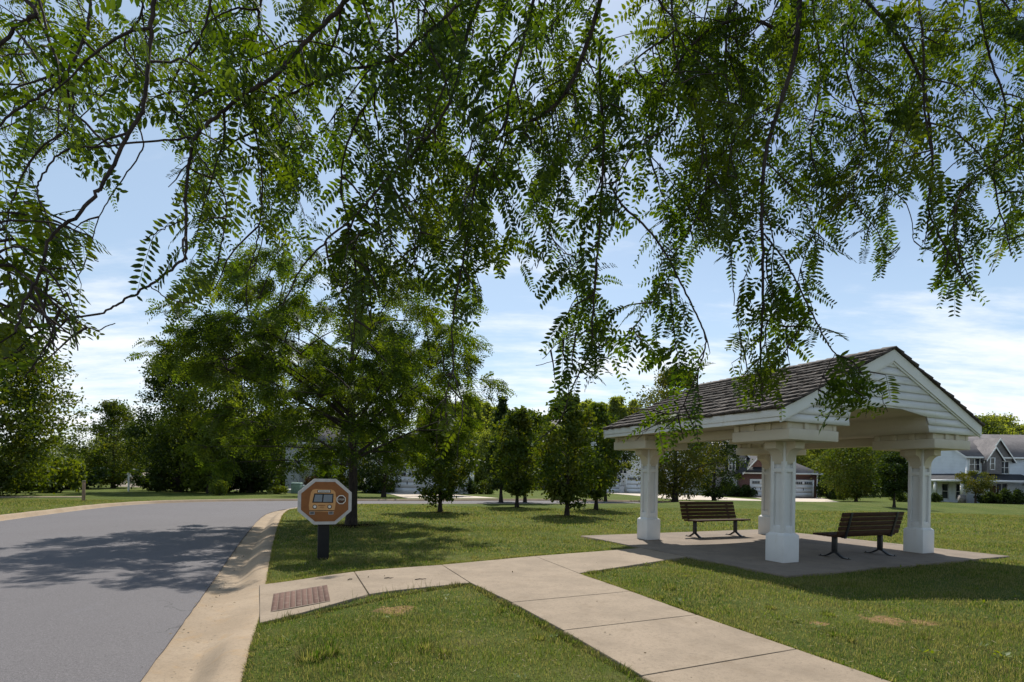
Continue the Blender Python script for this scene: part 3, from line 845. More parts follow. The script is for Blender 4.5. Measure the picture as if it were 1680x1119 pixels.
def locust_by_sign():
    b = gp(575, 862); r = np.random.default_rng(5)
    o = empty('honey_locust_tree', b); tag(o, 'broad feathery honey locust growing on the lawn behind the bus sign', 'tree')
    tm = MB(); zz = np.linspace(-.15, 6.4, 11); tp = np.c_[.06*np.sin(zz*1.1), .05*np.cos(zz*1.3), zz]
    tr = np.array([.21,.145,.13,.12,.11,.10,.085,.07,.055,.04,.02]); tm.tube(tp, tr, 10)
    C = []
    while len(C) < 215:
        v = unit(1, r)[0] * r.random() ** .45
        p = np.array([-.42 + v[0]*4.4, v[1]*4.3, 4.7 + v[2]*3.05])
        if p[0] < -1.5 and p[2] < 4: p[2] -= .5 * (1 + r.random())      # the road side droops lowest
        if p[2] < 1.75 or (np.hypot(p[0], p[1]) < 1.3 and p[2] < 3.2): continue
        if min([9.] + [np.linalg.norm((p - q) * [1, 1, 1.5]) for q in C]) < .55: continue
        C.append(p)
    C = np.array(C); FB = []; FD = []
    main = [k for k in range(len(C)) if np.hypot(C[k][0], C[k][1]) > 2.6][:26]
    paths = []
    def arc(b, e, up, k=8):
        mid = (b + e) / 2 + np.array([0, 0, up]) + r.normal(0, .1, 3); q = np.linspace(0, 1, k)[:, None]
        return b * (1-q)**2 + mid * 2*q*(1-q) + e * q**2
    for k in main:
        e = C[k]; z0 = np.clip(e[2] - .42 * np.hypot(e[0], e[1]) - r.uniform(0, .4), 1.75, 5.6)
        b_ = np.array([np.interp(z0, zz, tp[:, 0]), np.interp(z0, zz, tp[:, 1]), z0]); P = arc(b_, e, .35)
        r0 = np.interp(z0, zz, tr) * .42; tm.tube(P, np.linspace(r0, .008, 8), 6); paths.append(P)
    allp = np.concatenate(paths + [tp[3:]])
    for k in range(len(C)):
        e = C[k]
        if k not in main:
            q = allp[np.argmin(np.linalg.norm(allp - e, axis=1) + 2.0 * np.maximum(allp[:, 2] - e[2] + .1, 0))]
            tm.tube(arc(q, e, .12, 6), np.linspace(.022, .006, 6), 5)
        out = np.array([e[0] + .6, e[1], 0]); out /= np.linalg.norm(out) + 1e-6
        n = int(r.integers(44, 64)); rad = r.uniform(.45, .85)
        for _ in range(7):                                   # twigs of the spray
            d = out * .8 + unit(1, r)[0] * .8; d[2] = d[2] * .35 - .05; d /= np.linalg.norm(d)
            P = arc(e, e + d * rad - np.array([0, 0, .18 * rad]), .08, 5); tm.tube(P, np.linspace(.007, .003, 5), 4)
            for _ in range(n // 7):
                t = r.uniform(.1, 1); a = e + (P[-1] - e) * t + r.normal(0, .04, 3)
                f = d * .5 + unit(1, r)[0] * .75; f[2] = f[2] * .5 - .22; FB.append(a); FD.append(f / np.linalg.norm(f))
    C = np.array(FB); d = np.array(FD)
    m = MB(); fronds(m, C, d, r.uniform(.20, .38, len(C)), 7, .085, .42, r.uniform(.2, .7, len(C)), r, False)
    tm.build('trunk', M['bark'], o, True); m.build('crown', M['locust_mid'], o)
    print('sign locust fronds', len(C))
locust_by_sign()

# small trees dotted over the lawn
lawn_trees = [
    # px, py, Y(None=from ground), H, cr, cb, shape, material, leaf, label
    (722, 840, None, 4.2, 1.35, .5, 'oval', 'leaf_mid', .13, 'small round lawn tree standing alone, first to the right of the bus sign'),
    (848, 832, None, 5.0, 1.42, .6, 'oval', 'leaf_mid', .14, 'mid green lawn tree with a forked stem between two darker trees'),
    (930, 846, None, 4.7, 1.36, .4, 'oval', 'leaf_mid', .13, 'bushy low branched lawn tree, nearest of the row left of the pavilion'),
    (978, 836, None, 5.1, 1.35, .6, 'oval', 'leaf_mid', .13, 'lawn tree just left of the pavilion roof end, behind the bushy one'),
    (822, 823, None, 6.6, 1.35, .4, 'cone', 'leaf_dark', .15, 'dark narrow pyramid shaped tree by the driveway'),
    (862, 820, 37.0, 5.8, 1.8, .9, 'oval', 'leaf_mid', .16, 'slim tree at the road edge behind the forked lawn tree'),
    (994, 818, 42.0, 6.2, 1.9, 1.1, 'oval', 'leaf_dark', .16, 'dark tree on a thin straight stem by the white garage doors'),
    (1467, 828, None, 3.3, 1.15, .75, 'oval', 'leaf_dark', .12, 'small dark egg shaped lawn tree left of the right column'),
]
for i, (px, py, Yd, H, cr, cb, sh, mt, lf, lab) in enumerate(lawn_trees):
    p = gp(px, py) if Yd is None else pz(px, Yd)
    me = tree_meshes('t', H, cr, cb, sh, 120, 9800, lf * 1.22, M[mt], 100 + i, .06 + .008 * H, .33, 22)
    place_tree('lawn_tree', me, p, lab, 'young trees on the lawn')
def mulch(px, py, r):
    p = gp(px, py); m = MB(); k = 22; V = [(0, 0, .03)]
    for j in range(k):
        a = 6.283 * j / k; q = r * rnd.uniform(.85, 1.1); V.append((q*math.cos(a), q*math.sin(a), -.01))
    m.add(V, [(0, 1 + j, 1 + (j + 1) % k) for j in range(k)])
    o = m.build('mulch_ring', mulch.mat, None); o.location = (p.x, p.y, p.z); tag(o, kind='structure')
mulch.mat = simple('mulch', (.022, .016, .011), (.010, .008, .006), 30, 1.0, .8, 50, 0.0)
for a in ((575, 862, .8), (722, 840, .5), (848, 832, .45), (930, 846, .45), (978, 836, .45)): mulch(*a)

# big trees
big = [
    # name, px, Y, H, cr, cb, shape, mat, leaf, nclump, nleaf, label
    ('maple_tree', -14, 33.0, 9.4, 4.4, .3, 'oval', 'leaf_mid', .22, 220, 32000, 'large dense leafy tree at the left edge across the road'),
    ('broadleaf_tree', 186, 58.0, 8.6, 3.3, .4, 'vase', 'leaf_mid', .22, 160, 18000, 'medium rounded tree with a fine top between the left edge tree and the tall clump'),
    ('broadleaf_tree', 292, 46.0, 10.6, 3.4, .4, 'vase', 'leaf_dark', .22, 190, 20000, 'tall dark tree with wide boughs, first of the clump left of the honey locust'),
    ('broadleaf_tree', 345, 44.0, 11.0, 3.3, .4, 'oval', 'leaf_wood', .22, 180, 20000, 'dense lighter green tree in the middle of the clump behind the honey locust'),
    ('broadleaf_tree', 412, 48.0, 11.0, 3.4, .4, 'oval', 'leaf_dark', .22, 180, 20000, 'dense dark tree at the right of the clump, beside the pale house'),
    ('broadleaf_tree', 560, 45.0, 7.5, 3.0, .7, 'oval', 'leaf_mid', .22, 110, 9000, 'mid green tree in front of the pale house behind the honey locust'),
    ('broadleaf_tree', 630, 43.0, 6.8, 2.9, .9, 'oval', 'leaf_dark', .20, 100, 8000, 'small dark tree on the front lawn left of the white garage door'),
    ('broadleaf_tree', 1108, 46.0, 10.6, 3.8, .5, 'oval', 'leaf_olive', .20, 220, 24000, 'large leafy tree behind the pavilion roof, between the white garage and the stone house'),
    ('broadleaf_tree', 1172, 52.0, 7.4, 2.6, .5, 'oval', 'leaf_dark', .22, 110, 9000, 'dark tree standing before the stone house beside the large leafy tree'),
    ('broadleaf_tree', 1405, 62.0, 6.1, 3.7, .6, 'round', 'leaf_mid', .20, 190, 20000, 'broad round crowned tree seen under the pavilion roof right of the brick garage'),
    ('ornamental_tree', 1601, 61.0, 3.4, 1.75, 1.2, 'round', 'leaf_olive', .16, 70, 4500, 'small ornamental tree in front of the porch of the pale two storey house'),
    ('broadleaf_tree', 738, 48.0, 6.4, 2.4, .8, 'oval', 'leaf_mid', .24, 110, 9000, 'mid green tree close to the driveway in front of the white garage gable'),
]
for i, (nm, px, Yd, H, cr, cb, sh, mt, lf, nc, nl, lab) in enumerate(big):
    me = tree_meshes('t', H, cr, cb, sh, nc, nl, lf, M[mt], 300 + i, .06 + .016 * H, .28, 26)
    place_tree(nm, me, pz(px, Yd), lab, 'broadleaf trees beyond the road' if nm == 'broadleaf_tree' else None)

# shrubs
def shrub_mesh(mat, seed, flat_=.8):
    r = np.random.default_rng(seed); nc = 34
    a = r.uniform(0, 6.28, nc); t = r.random(nc); rr = np.sqrt(r.random(nc)) * np.sqrt(1 - .75 * t ** 2)
    C = np.stack([np.cos(a)*rr*.82, np.sin(a)*rr*.82, .12 + t * .8], 1)
    k = np.repeat(np.arange(nc), 75); n = len(k)
    P = C[k] + unit(n, r) * (r.random(n) ** .5)[:, None] * .26
    P[:, 2] = np.maximum(P[:, 2], .02)
    m = MB(); Nn = unit(n, r); Nn[:, 2] += .6; Nn /= np.linalg.norm(Nn, axis=1)[:, None]
    L = .13 * r.uniform(.6, 1.3, n); quad_leaves(m, P, unit(n, r), Nn, L, L * .6)
    st = MB()
    for q in range(9):
        st.tube([(0, 0, -.1), tuple(C[q] * .5), tuple(C[q])], [.03, .02, .006], 5)
    return st.mesh('stems', M['bark'], True), m.mesh('foliage', mat)
SH = {k: shrub_mesh(M[k], 40 + i) for i, k in enumerate(('leaf_dark', 'leaf_mid', 'leaf_light', 'leaf_red'))}
def shrub(px, Yd, w, h, kind, label, group='shrubs'):
    o = empty('shrub', pz(px, Yd), rnd.uniform(0, 6)); o.scale = (w / 2, w / 2, h); tag(o, label, 'shrub', group)
    for nm, me in zip(('stems', 'foliage'), SH[kind]):
        c = bpy.data.objects.new(nm, me); col.objects.link(c); c.parent = o
for a in [
    (360, 40.0, 1.5, 1.1, 'leaf_light', 'light green shrub alone in front of the dark tree clump'),
    (92, 40.0, 4.2, 2.5, 'leaf_light', 'bright yellow green bush at the foot of the left edge tree'),
    (30, 38.0, 2.2, 1.4, 'leaf_light', 'low bright green bush at the far left edge beyond the road'),
    (55, 46.0, 7.0, 2.2, 'leaf_dark', 'dark spreading hedge under the left edge tree'),
    (120, 52.0, 6.0, 2.6, 'leaf_dark', 'dark bush between the bright bush and the wooden post'),
    (262, 50.0, 6.0, 2.2, 'leaf_dark', 'dark undergrowth at the foot of the tall layered tree'),
    (330, 50.0, 7.0, 2.6, 'leaf_dark', 'dark undergrowth in the middle of the tree clump'),
    (410, 50.0, 6.5, 2.8, 'leaf_dark', 'dark undergrowth beside the pale house'),
    (458, 47.0, 2.0, .7, 'leaf_light', 'low light green planting at the pale house corner'),
    (524, 53.0, 2.6, 2.5, 'leaf_dark', 'tall dark shrub against the pale house wall'),
    (512, 51.0, 1.6, 1.5, 'leaf_red', 'dark red shrub against the pale house wall'),
    (610, 55.0, 3.4, 1.5, 'leaf_dark', 'rounded dark shrub left of the white garage door'),
    (636, 56.0, 1.8, 1.4, 'leaf_mid', 'green ball shaped shrub at the white garage door'),
    (775, 58.0, 3.4, 1.6, 'leaf_dark', 'dark shrub at the right end of the white garage'),
    (798, 58.0, 2.6, 1.3, 'leaf_mid', 'green shrub beside the driveway right of the white garage'),
    (1200, 72.0, 4.0, 1.6, 'leaf_dark', 'dark shrub under the stone house door'),
    (1226, 71.5, 2.6, 1.4, 'leaf_dark', 'dark shrub at the left of the brick garage'),
    (1362, 70.0, 3.4, 2.6, 'leaf_dark', 'clipped dark hedge right of the brick garage'),
    (1383, 68.0, 2.6, 1.4, 'leaf_mid', 'low green shrub beside the clipped dark hedge'),
    (1535, 64.8, 1.6, 1.0, 'leaf_dark', 'small dark shrub at the porch left post'),
    (1622, 62.5, 2.8, 1.3, 'leaf_dark', 'dark shrub below the porch steps'),
    (1640, 62.0, 3.0, 1.6, 'leaf_dark', 'dark clipped shrub under the porch right post'),
    (1664, 62.0, 2.8, 1.6, 'leaf_dark', 'dark clipped shrub at the right frame edge by the porch'),
    (1480, 64.0, 3.0, 1.1, 'leaf_mid', 'low shrub by the left wall of the pale two storey house'),
]: shrub(*a)

# background woods: separate trees sharing a few shapes
def woods():
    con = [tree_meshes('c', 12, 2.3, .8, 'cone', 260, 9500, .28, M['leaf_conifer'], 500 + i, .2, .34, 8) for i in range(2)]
    dec = [tree_meshes('d', 11, 3.8, 1.0, 'oval', 260, 11000, .30, M[k], 520 + i, .25, .36, 10) for i, k in enumerate(('leaf_far_haze', 'leaf_wood', 'leaf_far_haze'))]
    r = random.Random(3)
    for k in range(46):                                 # conifer belt behind the middle houses
        px = 690 + 370 * (k + r.uniform(-.4, .4)) / 46; Yd = r.uniform(100, 128)
        top = 668 + 14 * math.sin(px * .03) + r.uniform(-9, 16)
        H = (at(px, top, Yd).z - tzf(pz(px, Yd).x, Yd)); s = H / 12
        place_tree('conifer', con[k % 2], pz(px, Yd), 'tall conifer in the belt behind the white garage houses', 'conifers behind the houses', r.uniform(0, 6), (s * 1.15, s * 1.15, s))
    spots = []
    for k in range(20):
        spots.append((760 + 300 * k / 20 + r.uniform(-8, 8), r.uniform(84, 98), 704 + r.uniform(-14, 16)))
    for k in range(16): spots.append((1290 + 230 * k / 16 + r.uniform(-6, 6), r.uniform(88, 112), 700 + r.uniform(-12, 12)))
    for k in range(14): spots.append((1540 + 260 * k / 14 + r.uniform(-6, 6), r.uniform(90, 110), 692 + r.uniform(-8, 14)))
    for k in range(14): spots.append((1080 + 200 * k / 14 + r.uniform(-6, 6), r.uniform(90, 110), 706 + r.uniform(-10, 14)))
    for k in range(16): spots.append((-160 + 400 * k / 16, r.uniform(78, 100), 720 + r.uniform(-10, 18)))
    for k in range(14): spots.append((230 + 330 * k / 14, r.uniform(72, 92), 690 + r.uniform(-20, 18)))
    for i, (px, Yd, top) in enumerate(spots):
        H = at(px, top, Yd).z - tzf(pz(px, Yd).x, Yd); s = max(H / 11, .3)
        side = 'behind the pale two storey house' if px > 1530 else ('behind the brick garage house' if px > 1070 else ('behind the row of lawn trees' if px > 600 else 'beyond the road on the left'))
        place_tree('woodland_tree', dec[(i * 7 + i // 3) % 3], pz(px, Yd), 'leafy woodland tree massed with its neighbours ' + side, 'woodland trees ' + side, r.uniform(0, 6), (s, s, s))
woods()

# ------------------------------------------------------------------ grass blades
def grass():
    bands = [(2.6, 6.2, 5200, .0042, (.020, .050)), (6.2, 10.5, 2500, .006, (.022, .052)), (10.5, 17, 900, .010, (.028, .058)), (17, 29, 260, .018, (.035, .07))]
    m = MB()
    def blades(x, y, w, h, lean, head=None):
        n = len(x); z = tz(x, y) - .012
        a = rng.uniform(0, 2 * math.pi, n) if head is None else head
        d = np.stack([np.cos(a), np.sin(a)], 1); sd = np.stack([-d[:, 1], d[:, 0]], 1) * (w / 2)[:, None]
        up = h * np.sqrt(np.clip(1 - lean ** 2, .1, 1)); o = d * (h * lean)[:, None]
        B = np.stack([x, y], 1)
        v0 = np.c_[B - sd, z]; v1 = np.c_[B + sd, z]
        v2 = np.c_[B + o * .4 + sd * .8, z + up * .6]; v3 = np.c_[B + o * .4 - sd * .8, z + up * .6]
        v4 = np.c_[B + o, z + up]
        V = np.stack([v0, v1, v2, v3, v4], 1).reshape(-1, 3); i = np.arange(n) * 5
        m.add(V, np.stack([i, i+1, i+2, i+3], 1)); m.f.append((np.stack([i+3, i+2, i+4], 1) + m.n - len(V)))
    def free(x, y):
        k = ~inside(ROADFULL, x, y) & ~inside(PADPOLY, x, y)
        for s in SLABS: k &= ~inside(s, x, y)
        for (px, py, r) in PATCHES:
            d = np.hypot(x - px, y - py) / r; k &= (d > .35 + 1.0 * rng.random(len(x)) + .35 * np.sin(9 * x + 4 * y) * np.sin(11 * y - 3 * x)) | (rng.random(len(x)) < .26)
        return k
    for (y0, y1, den, w, hh) in bands:
        A = 1.02 * (y1 ** 2 - y0 ** 2) ; n = int(A * den * .93)
        yy = np.sqrt(rng.uniform(y0 ** 2, y1 ** 2, n)); xx = yy * rng.uniform(-1.02, 1.02, n)
        patch = .5 + .5 * np.sin(xx * 2.3 + 1.7 * np.sin(yy * 1.9)) * np.sin(yy * 2.7 + 1.3 * np.sin(xx * 1.4))
        k = free(xx, yy) & (rng.random(n) < .55 + .45 * patch)
        xx, yy, patch = xx[k], yy[k], patch[k]; n = len(xx)
        h = rng.uniform(hh[0], hh[1], n) * (.75 + .6 * patch)
        blades(xx, yy, w * rng.uniform(.6, 1.3, n), h, rng.uniform(.15, .85, n))
    # taller tufts and the fringe along the path
    tufts = [(-1.62,4.62,.17,.13),(-1.5,4.75,.12,.14),(-.72,4.95,.13,.09),(-.55,4.8,.10,.08),(.9,8.6,.14,.07),(2.2,7.85,.16,.10),(4.9,8.35,.13,.10),(3.6,6.4,.14,.07),(-2.9,9.55,.2,.08),(-2.4,9.7,.2,.09),(-1.9,9.75,.15,.08),(7.9,9.6,.15,.06),(9.8,11.0,.2,.07),(3.2,5.6,.12,.06),(1.9,7.2,.1,.07),(-.9,8.05,.10,.09)]
    for _ in range(46):
        yy = rng.uniform(4, 15); tufts.append((yy * rng.uniform(-.95, .95), yy, rng.uniform(.05, .13), rng.uniform(.05, .085)))
    for (x, y, r, h) in tufts:
        n = int(900 * r); a = rng.uniform(0, 6.28, n); q = r * np.sqrt(rng.random(n)) * .6
        xx = x + q * np.cos(a); yy = y + q * np.sin(a); k = free(xx, yy); xx, yy, a, q = xx[k], yy[k], a[k], q[k]; n = len(xx)
        if n: blades(xx, yy, rng.uniform(.004, .008, n), h * rng.uniform(.6, 1.25, n), rng.uniform(.2, .8, n), a + rng.normal(0, .5, n))
    def fringe(a, b, den, side, hh):
        a = np.array(a); b = np.array(b); Ld = np.linalg.norm(b - a); n = int(den * Ld); t = rng.random(n)
        nn = np.array([-(b - a)[1], (b - a)[0]]) / Ld * side
        P = a + (b - a) * t[:, None] + nn * rng.uniform(.0, .06, n)[:, None]
        k = free(P[:, 0], P[:, 1]); P = P[k]; n = len(P)
        ang = math.atan2(-nn[1], -nn[0]) + rng.normal(0, 1.0, n)
        bite = .5 + .5 * np.sin(P[:, 0] * 9 + 3 * np.sin(P[:, 1] * 5)) ; blades(P[:, 0], P[:, 1], rng.uniform(.004, .0085, n), hh * rng.uniform(.5, 1.2, n) * (.6 + .75 * bite), rng.uniform(.35, .93, n), ang)
    for a, b, s, h, d in [((-2.62,5.93),(-.56,7.92),-1,.062,800),((-.56,7.92),(1.52,3.0),-1,.06,800),((1.07,8.85),(3.06,3.75),1,.06,800),((1.07,8.85),(2.98,10.8),-1,.055,600),((-3.53,7.97),(2.42,12.28),1,.055,500)]:
        fringe(a, b, d, s, h)
    kb = [tuple(p) for p in RB if -1 < p[1] < 24]
    for a, b in zip(kb[:-1], kb[1:]): fringe(a, b, 260, -1, .052)
    # long stray blades leaning over the slab by the paver panel
    n = 60; t = rng.random(n); x = -2.55 + 1.7 * t; y = 6.02 + 1.62 * t - .05
    blades(x, y, rng.uniform(.004, .006, n), rng.uniform(.09, .22, n), rng.uniform(.3, .8, n), rng.uniform(.6, 2.6, n))
    wm = MB()
    for _ in range(150):
        y = rng.uniform(3.6, 15); x = y * rng.uniform(-.95, .95)
        if not free(np.array([x]), np.array([y]))[0]: continue
        n = int(rng.integers(6, 15)); a = rng.uniform(0, 6.28, n); el = rng.uniform(.15, .8, n); L = rng.uniform(.03, .075, n)
        D = np.stack([np.cos(a)*np.cos(el), np.sin(a)*np.cos(el), np.sin(el)], 1); Nn = np.stack([-np.cos(a)*np.sin(el), -np.sin(a)*np.sin(el), np.cos(el)], 1)
        c = np.c_[x + rng.normal(0, .03, n), y + rng.normal(0, .03, n), np.full(n, tzf(x, y) + .022)]
        quad_leaves(wm, c + D * (L*.5)[:, None], D, Nn, L, L * rng.uniform(.22, .5))
    tag(wm.build('lawn_weeds', M['leaf_light']), 'pale green broad leaved weeds scattered in the lawn', 'weeds', kind='stuff')
    # dry straw lying on the turf
    n = 5200; y = np.sqrt(rng.uniform(3.2 ** 2, 13 ** 2, n)); x = y * rng.uniform(-.98, .98, n); k = free(x, y); x, y = x[k], y[k]; n = len(x)
    a = rng.uniform(0, 6.28, n); D = np.stack([np.cos(a), np.sin(a), rng.normal(0, .15, n)], 1); sm = MB()
    quad_leaves(sm, np.c_[x, y, tz(x, y) + rng.uniform(.012, .035, n)], D, np.tile([0, 0, 1.0], (n, 1)) + .4 * unit(n), rng.uniform(.02, .07, n), rng.uniform(.002, .0045, n))
    tag(sm.build('grass_clippings', simple('straw', (.42, .34, .20), (.30, .24, .13), 20, .9, 0)), 'pale dry clippings lying on the lawn', 'clippings', kind='stuff')
    o = m.build('grass', M['blades']); tag(o, 'short mown lawn grass with dry straw patches', 'grass', kind='stuff')
grass()

# ------------------------------------------------------------------ houses
HM = dict(
    white=siding('white_siding', (.68, .68, .68)), blue=siding('pale_blue_siding', (.72, .76, .80), .18, .35), grey=siding('grey_siding', (.52, .52, .54)),
    stone=brick_mat('grey_stone', (.15, .14, .14), (.24, .22, .21), (.28, .26, .25), 2.2), brick=brick_mat('red_brick', (.17, .062, .045), (.11, .042, .034), (.24, .20, .18), 4.0),
    roof=shingle_mat('grey_shingles', (.095, .088, .092), (.15, .138, .14)), dark=shingle_mat('dark_shingles', (.030, .031, .036), (.05, .05, .056)),
    trim=simple('white_trim', (.80, .80, .79), (.72, .72, .71), 3, .5, .05), door=simple('garage_door_white', (.74, .74, .75), (.68, .68, .69), 2, .5, .05),
    shake=simple('grey_shake_wall', (.20, .185, .185), (.145, .135, .135), 5, .85, .5, 12))

def window(parent, x, y, z, w, h, facing=(0, -1), cols=2, rows=2, arched=False):
    """window centred at x,z on a wall plane; facing is the outward direction"""
    fx, fy = facing; sx, sy = -fy, fx
    def P(a, d, b): return (x + sx*a + fx*d, y + sy*a + fy*d, z + b)
    m = MB(); t = .09
    def bar(a0, a1, b0, b1, d0=-.02, d1=.06):
        m.hexa([P(a0,d0,b0),P(a1,d0,b0),P(a1,d1,b0),P(a0,d1,b0),P(a0,d0,b1),P(a1,d0,b1),P(a1,d1,b1),P(a0,d1,b1)])
    bar(-w/2-t, -w/2, -h/2-t, h/2+t); bar(w/2, w/2+t, -h/2-t, h/2+t); bar(-w/2, w/2, h/2, h/2+t); bar(-w/2, w/2, -h/2-t, -h/2)
    for k in range(1, cols): q = -w/2 + w*k/cols; bar(q-.045, q+.045, -h/2, h/2, -.02, .05)
    for k in range(1, rows): q = -h/2 + h*k/rows; bar(-w/2, w/2, q-.03, q+.03, -.02, .045)
    if arched:
        pr = [((w/2+t)*math.cos(a), h/2 + t + .28*math.sin(a)) for a in np.linspace(0, math.pi, 9)]
        m.prism(pr, lambda a, b: P(a, -.02, b), lambda a, b: P(a, .055, b))
    f = m.build('window', HM['trim'], parent)
    g = MB(); g.add([P(-w/2,.012,-h/2),P(w/2,.012,-h/2),P(w/2,.012,h/2),P(-w/2,.012,h/2)], [(0,1,2,3)])
    g.build('pane', M['glass'], f); return f

def garage_door(parent, x0, x1, y, z0, z1, lites=4):
    m = MB(); n = 4
    for k in range(n):
        a = z0 + (z1-z0)*k/n
        m.box(x0+.02, x1-.02, y-.05, y+.05, a+.012, a+(z1-z0)/n-.012)
    m.box(x0, x1, y-.01, y+.04, z0, z1)
    d = m.build('garage_door', HM['door'], parent)
    t = MB(); t.box(x0-.14, x0, y-.07, y+.05, z0, z1+.14); t.box(x1, x1+.14, y-.07, y+.05, z0, z1+.14); t.box(x0, x1, y-.07, y+.05, z1, z1+.14)
    t.build('door_frame', HM['trim'], d)
    g = MB(); wd = (x1-x0)/2
    for s in (0, 1):
        a = x0 + s*wd + .12; b = a + wd - .24
        for q in range(4):
            c0 = a + (b-a)*q/4 + .02; c1 = a + (b-a)*(q+1)/4 - .02
            g.box(c0, c1, y-.056, y-.04, z1-.42, z1-.1)
    g.build('door_window', M['glass'], d)
    h = MB(); h.box((x0+x1)/2-.04, (x0+x1)/2+.04, y-.075, y-.045, (z0+z1)/2-.2, (z0+z1)/2+.1); h.build('handle', M['metal'], d)

def gable_roof(parent, mat, x0, x1, y0, y1, ze, zr, along='x', over=.35, th=.16, name='roof', trim=True):
    """double pitched roof; ridge runs along the named axis"""
    m = MB(); t = MB()
    if along == 'x':
        c = (y0+y1)/2; hw = (y1-y0)/2; sl = (zr-ze)/hw; e = hw + over
        pr = [(c-e, zr-sl*e), (c, zr), (c+e, zr-sl*e), (c+e, zr-sl*e+th), (c, zr+th), (c-e, zr-sl*e+th)]
        m.prism(pr, lambda a, b: (x0-over, a, b), lambda a, b: (x1+over, a, b))
        for xs in (x0-over-.03, x1+over): 
            for sg in (-1, 1): t.prism([(c, zr-.1), (c, zr+th-.02), (c+sg*e, zr-sl*e+th-.02), (c+sg*e, zr-sl*e-.1)], lambda a, b: (xs, a, b), lambda a, b: (xs+.03, a, b))
        t.box(x0-over, x1+over, c-e-.04, c-e-.001, zr-sl*e-.06, zr-sl*e+th-.02)
    else:
        c = (x0+x1)/2; hw = (x1-x0)/2; sl = (zr-ze)/hw; e = hw + over
        pr = [(c-e, zr-sl*e), (c, zr), (c+e, zr-sl*e), (c+e, zr-sl*e+th), (c, zr+th), (c-e, zr-sl*e+th)]
        m.prism(pr, lambda a, b: (a, y0-over, b), lambda a, b: (a, y1+over, b))
        ys = y0-over-.03
        for sg in (-1, 1): t.prism([(c, zr-.12), (c, zr+th-.02), (c+sg*e, zr-sl*e+th-.02), (c+sg*e, zr-sl*e-.12)], lambda a, b: (a, ys, b), lambda a, b: (a, ys+.03, b))
    r = m.build(name, mat, parent)
    if trim: t.build('fascia', HM['trim'], r)
    return r

def gable_wall(parent, mat, x0, x1, y0, y1, z0, ze, zr, along='x', name='wall'):
    m = MB()
    if along == 'x':
        c = (y0+y1)/2; m.prism([(y0,z0),(y1,z0),(y1,ze),(c,zr-.02),(y0,ze)], lambda a, b: (x0, a, b), lambda a, b: (x1, a, b))
    else:
        c = (x0+x1)/2; m.prism([(x0,z0),(x1,z0),(x1,ze),(c,zr-.02),(x0,ze)], lambda a, b: (a, y0, b), lambda a, b: (a, y1, b))
    return m.build(name, mat, parent)

def hip_roof(parent, mat, x0, x1, y0, y1, ze, zr, over=.4, name='roof'):
    x0 -= over; x1 += over; y0 -= over; y1 += over; hw = (y1-y0)/2; c = (y0+y1)/2
    m = MB(); V = [(x0,y0,ze),(x1,y0,ze),(x1,y1,ze),(x0,y1,ze),(x0+hw*.9,c,zr),(x1-hw*.9,c,zr),(x0,y0,ze-.14),(x1,y0,ze-.14),(x1,y1,ze-.14),(x0,y1,ze-.14)]
    m.add(V, [(0,1,5,4),(2,3,4,5)]); m.f.append(np.array([(1,2,5),(3,0,4)]) + m.n - len(V))
    m.f.append(np.array([(6,7,1,0),(7,8,2,1),(8,9,3,2),(9,6,0,3),(9,8,7,6)]) + m.n - len(V))
    r = m.build(name, mat, parent)
    t = MB(); t.box(x0-.03, x1+.03, y0-.05, y0-.003, ze-.17, ze+.02); t.build('gutter', HM['trim'], r); return r

def px_x(px, Yd): return (px - 840) / FPX * Yd     # (for the far buildings the roll only shifts heights)

# pale house behind the honey locust, with its garage wing
def house_left():
    Yf = 56.0; z0 = -.5; o = empty('house', (0, 0, 0)); tag(o, 'white sided house with chimney bump-out and white garage, behind the honey locust', 'house')
    xl = px_x(468, Yf); xr = px_x(566, Yf)
    gable_wall(o, HM['white'], xl, xr, Yf, Yf+9, z0, 4.6, 7.0, 'x'); gable_roof(o, HM['roof'], xl, xr, Yf, Yf+9, 4.6, 7.0, 'x')
    bx0, bx1 = px_x(468, Yf-1), px_x(490, Yf-1)
    b = MB(); c = (bx0+bx1)/2
    b.prism([(bx0, z0), (bx1, z0), (bx1, 2.3), (c, 2.95), (bx0, 2.3)], lambda a, q: (a, Yf-.9, q), lambda a, q: (a, Yf-.002, q)); b.build('chimney_bay', HM['white'], o)
    gable_roof(o, HM['dark'], bx0, bx1, Yf-.9, Yf-.3, 2.33, 2.98, 'y', .12, .08, 'bay_roof')
    window(o, px_x(520, Yf), Yf-.01, 3.2, .9, 1.4, (0, -1), 1, 2)
    gx0, gx1 = px_x(600, Yf+1), px_x(768, Yf+1)
    gable_wall(o, HM['white'], gx0, gx1, Yf+1, Yf+10, z0, 2.9, 6.2, 'y'); gable_roof(o, HM['roof'], gx0, gx1, Yf+1, Yf+10, 2.9, 6.2, 'y', .45)
    garage_door(o, px_x(641, Yf), px_x(690, Yf), Yf+.93, -.32, 1.9)
    garage_door(o, px_x(702, Yf), px_x(751, Yf), Yf+.93, -.32, 1.9)
    window(o, px_x(684, Yf), Yf+.99, 4.0, 1.0, 1.2, (0, -1), 2, 2)
house_left()

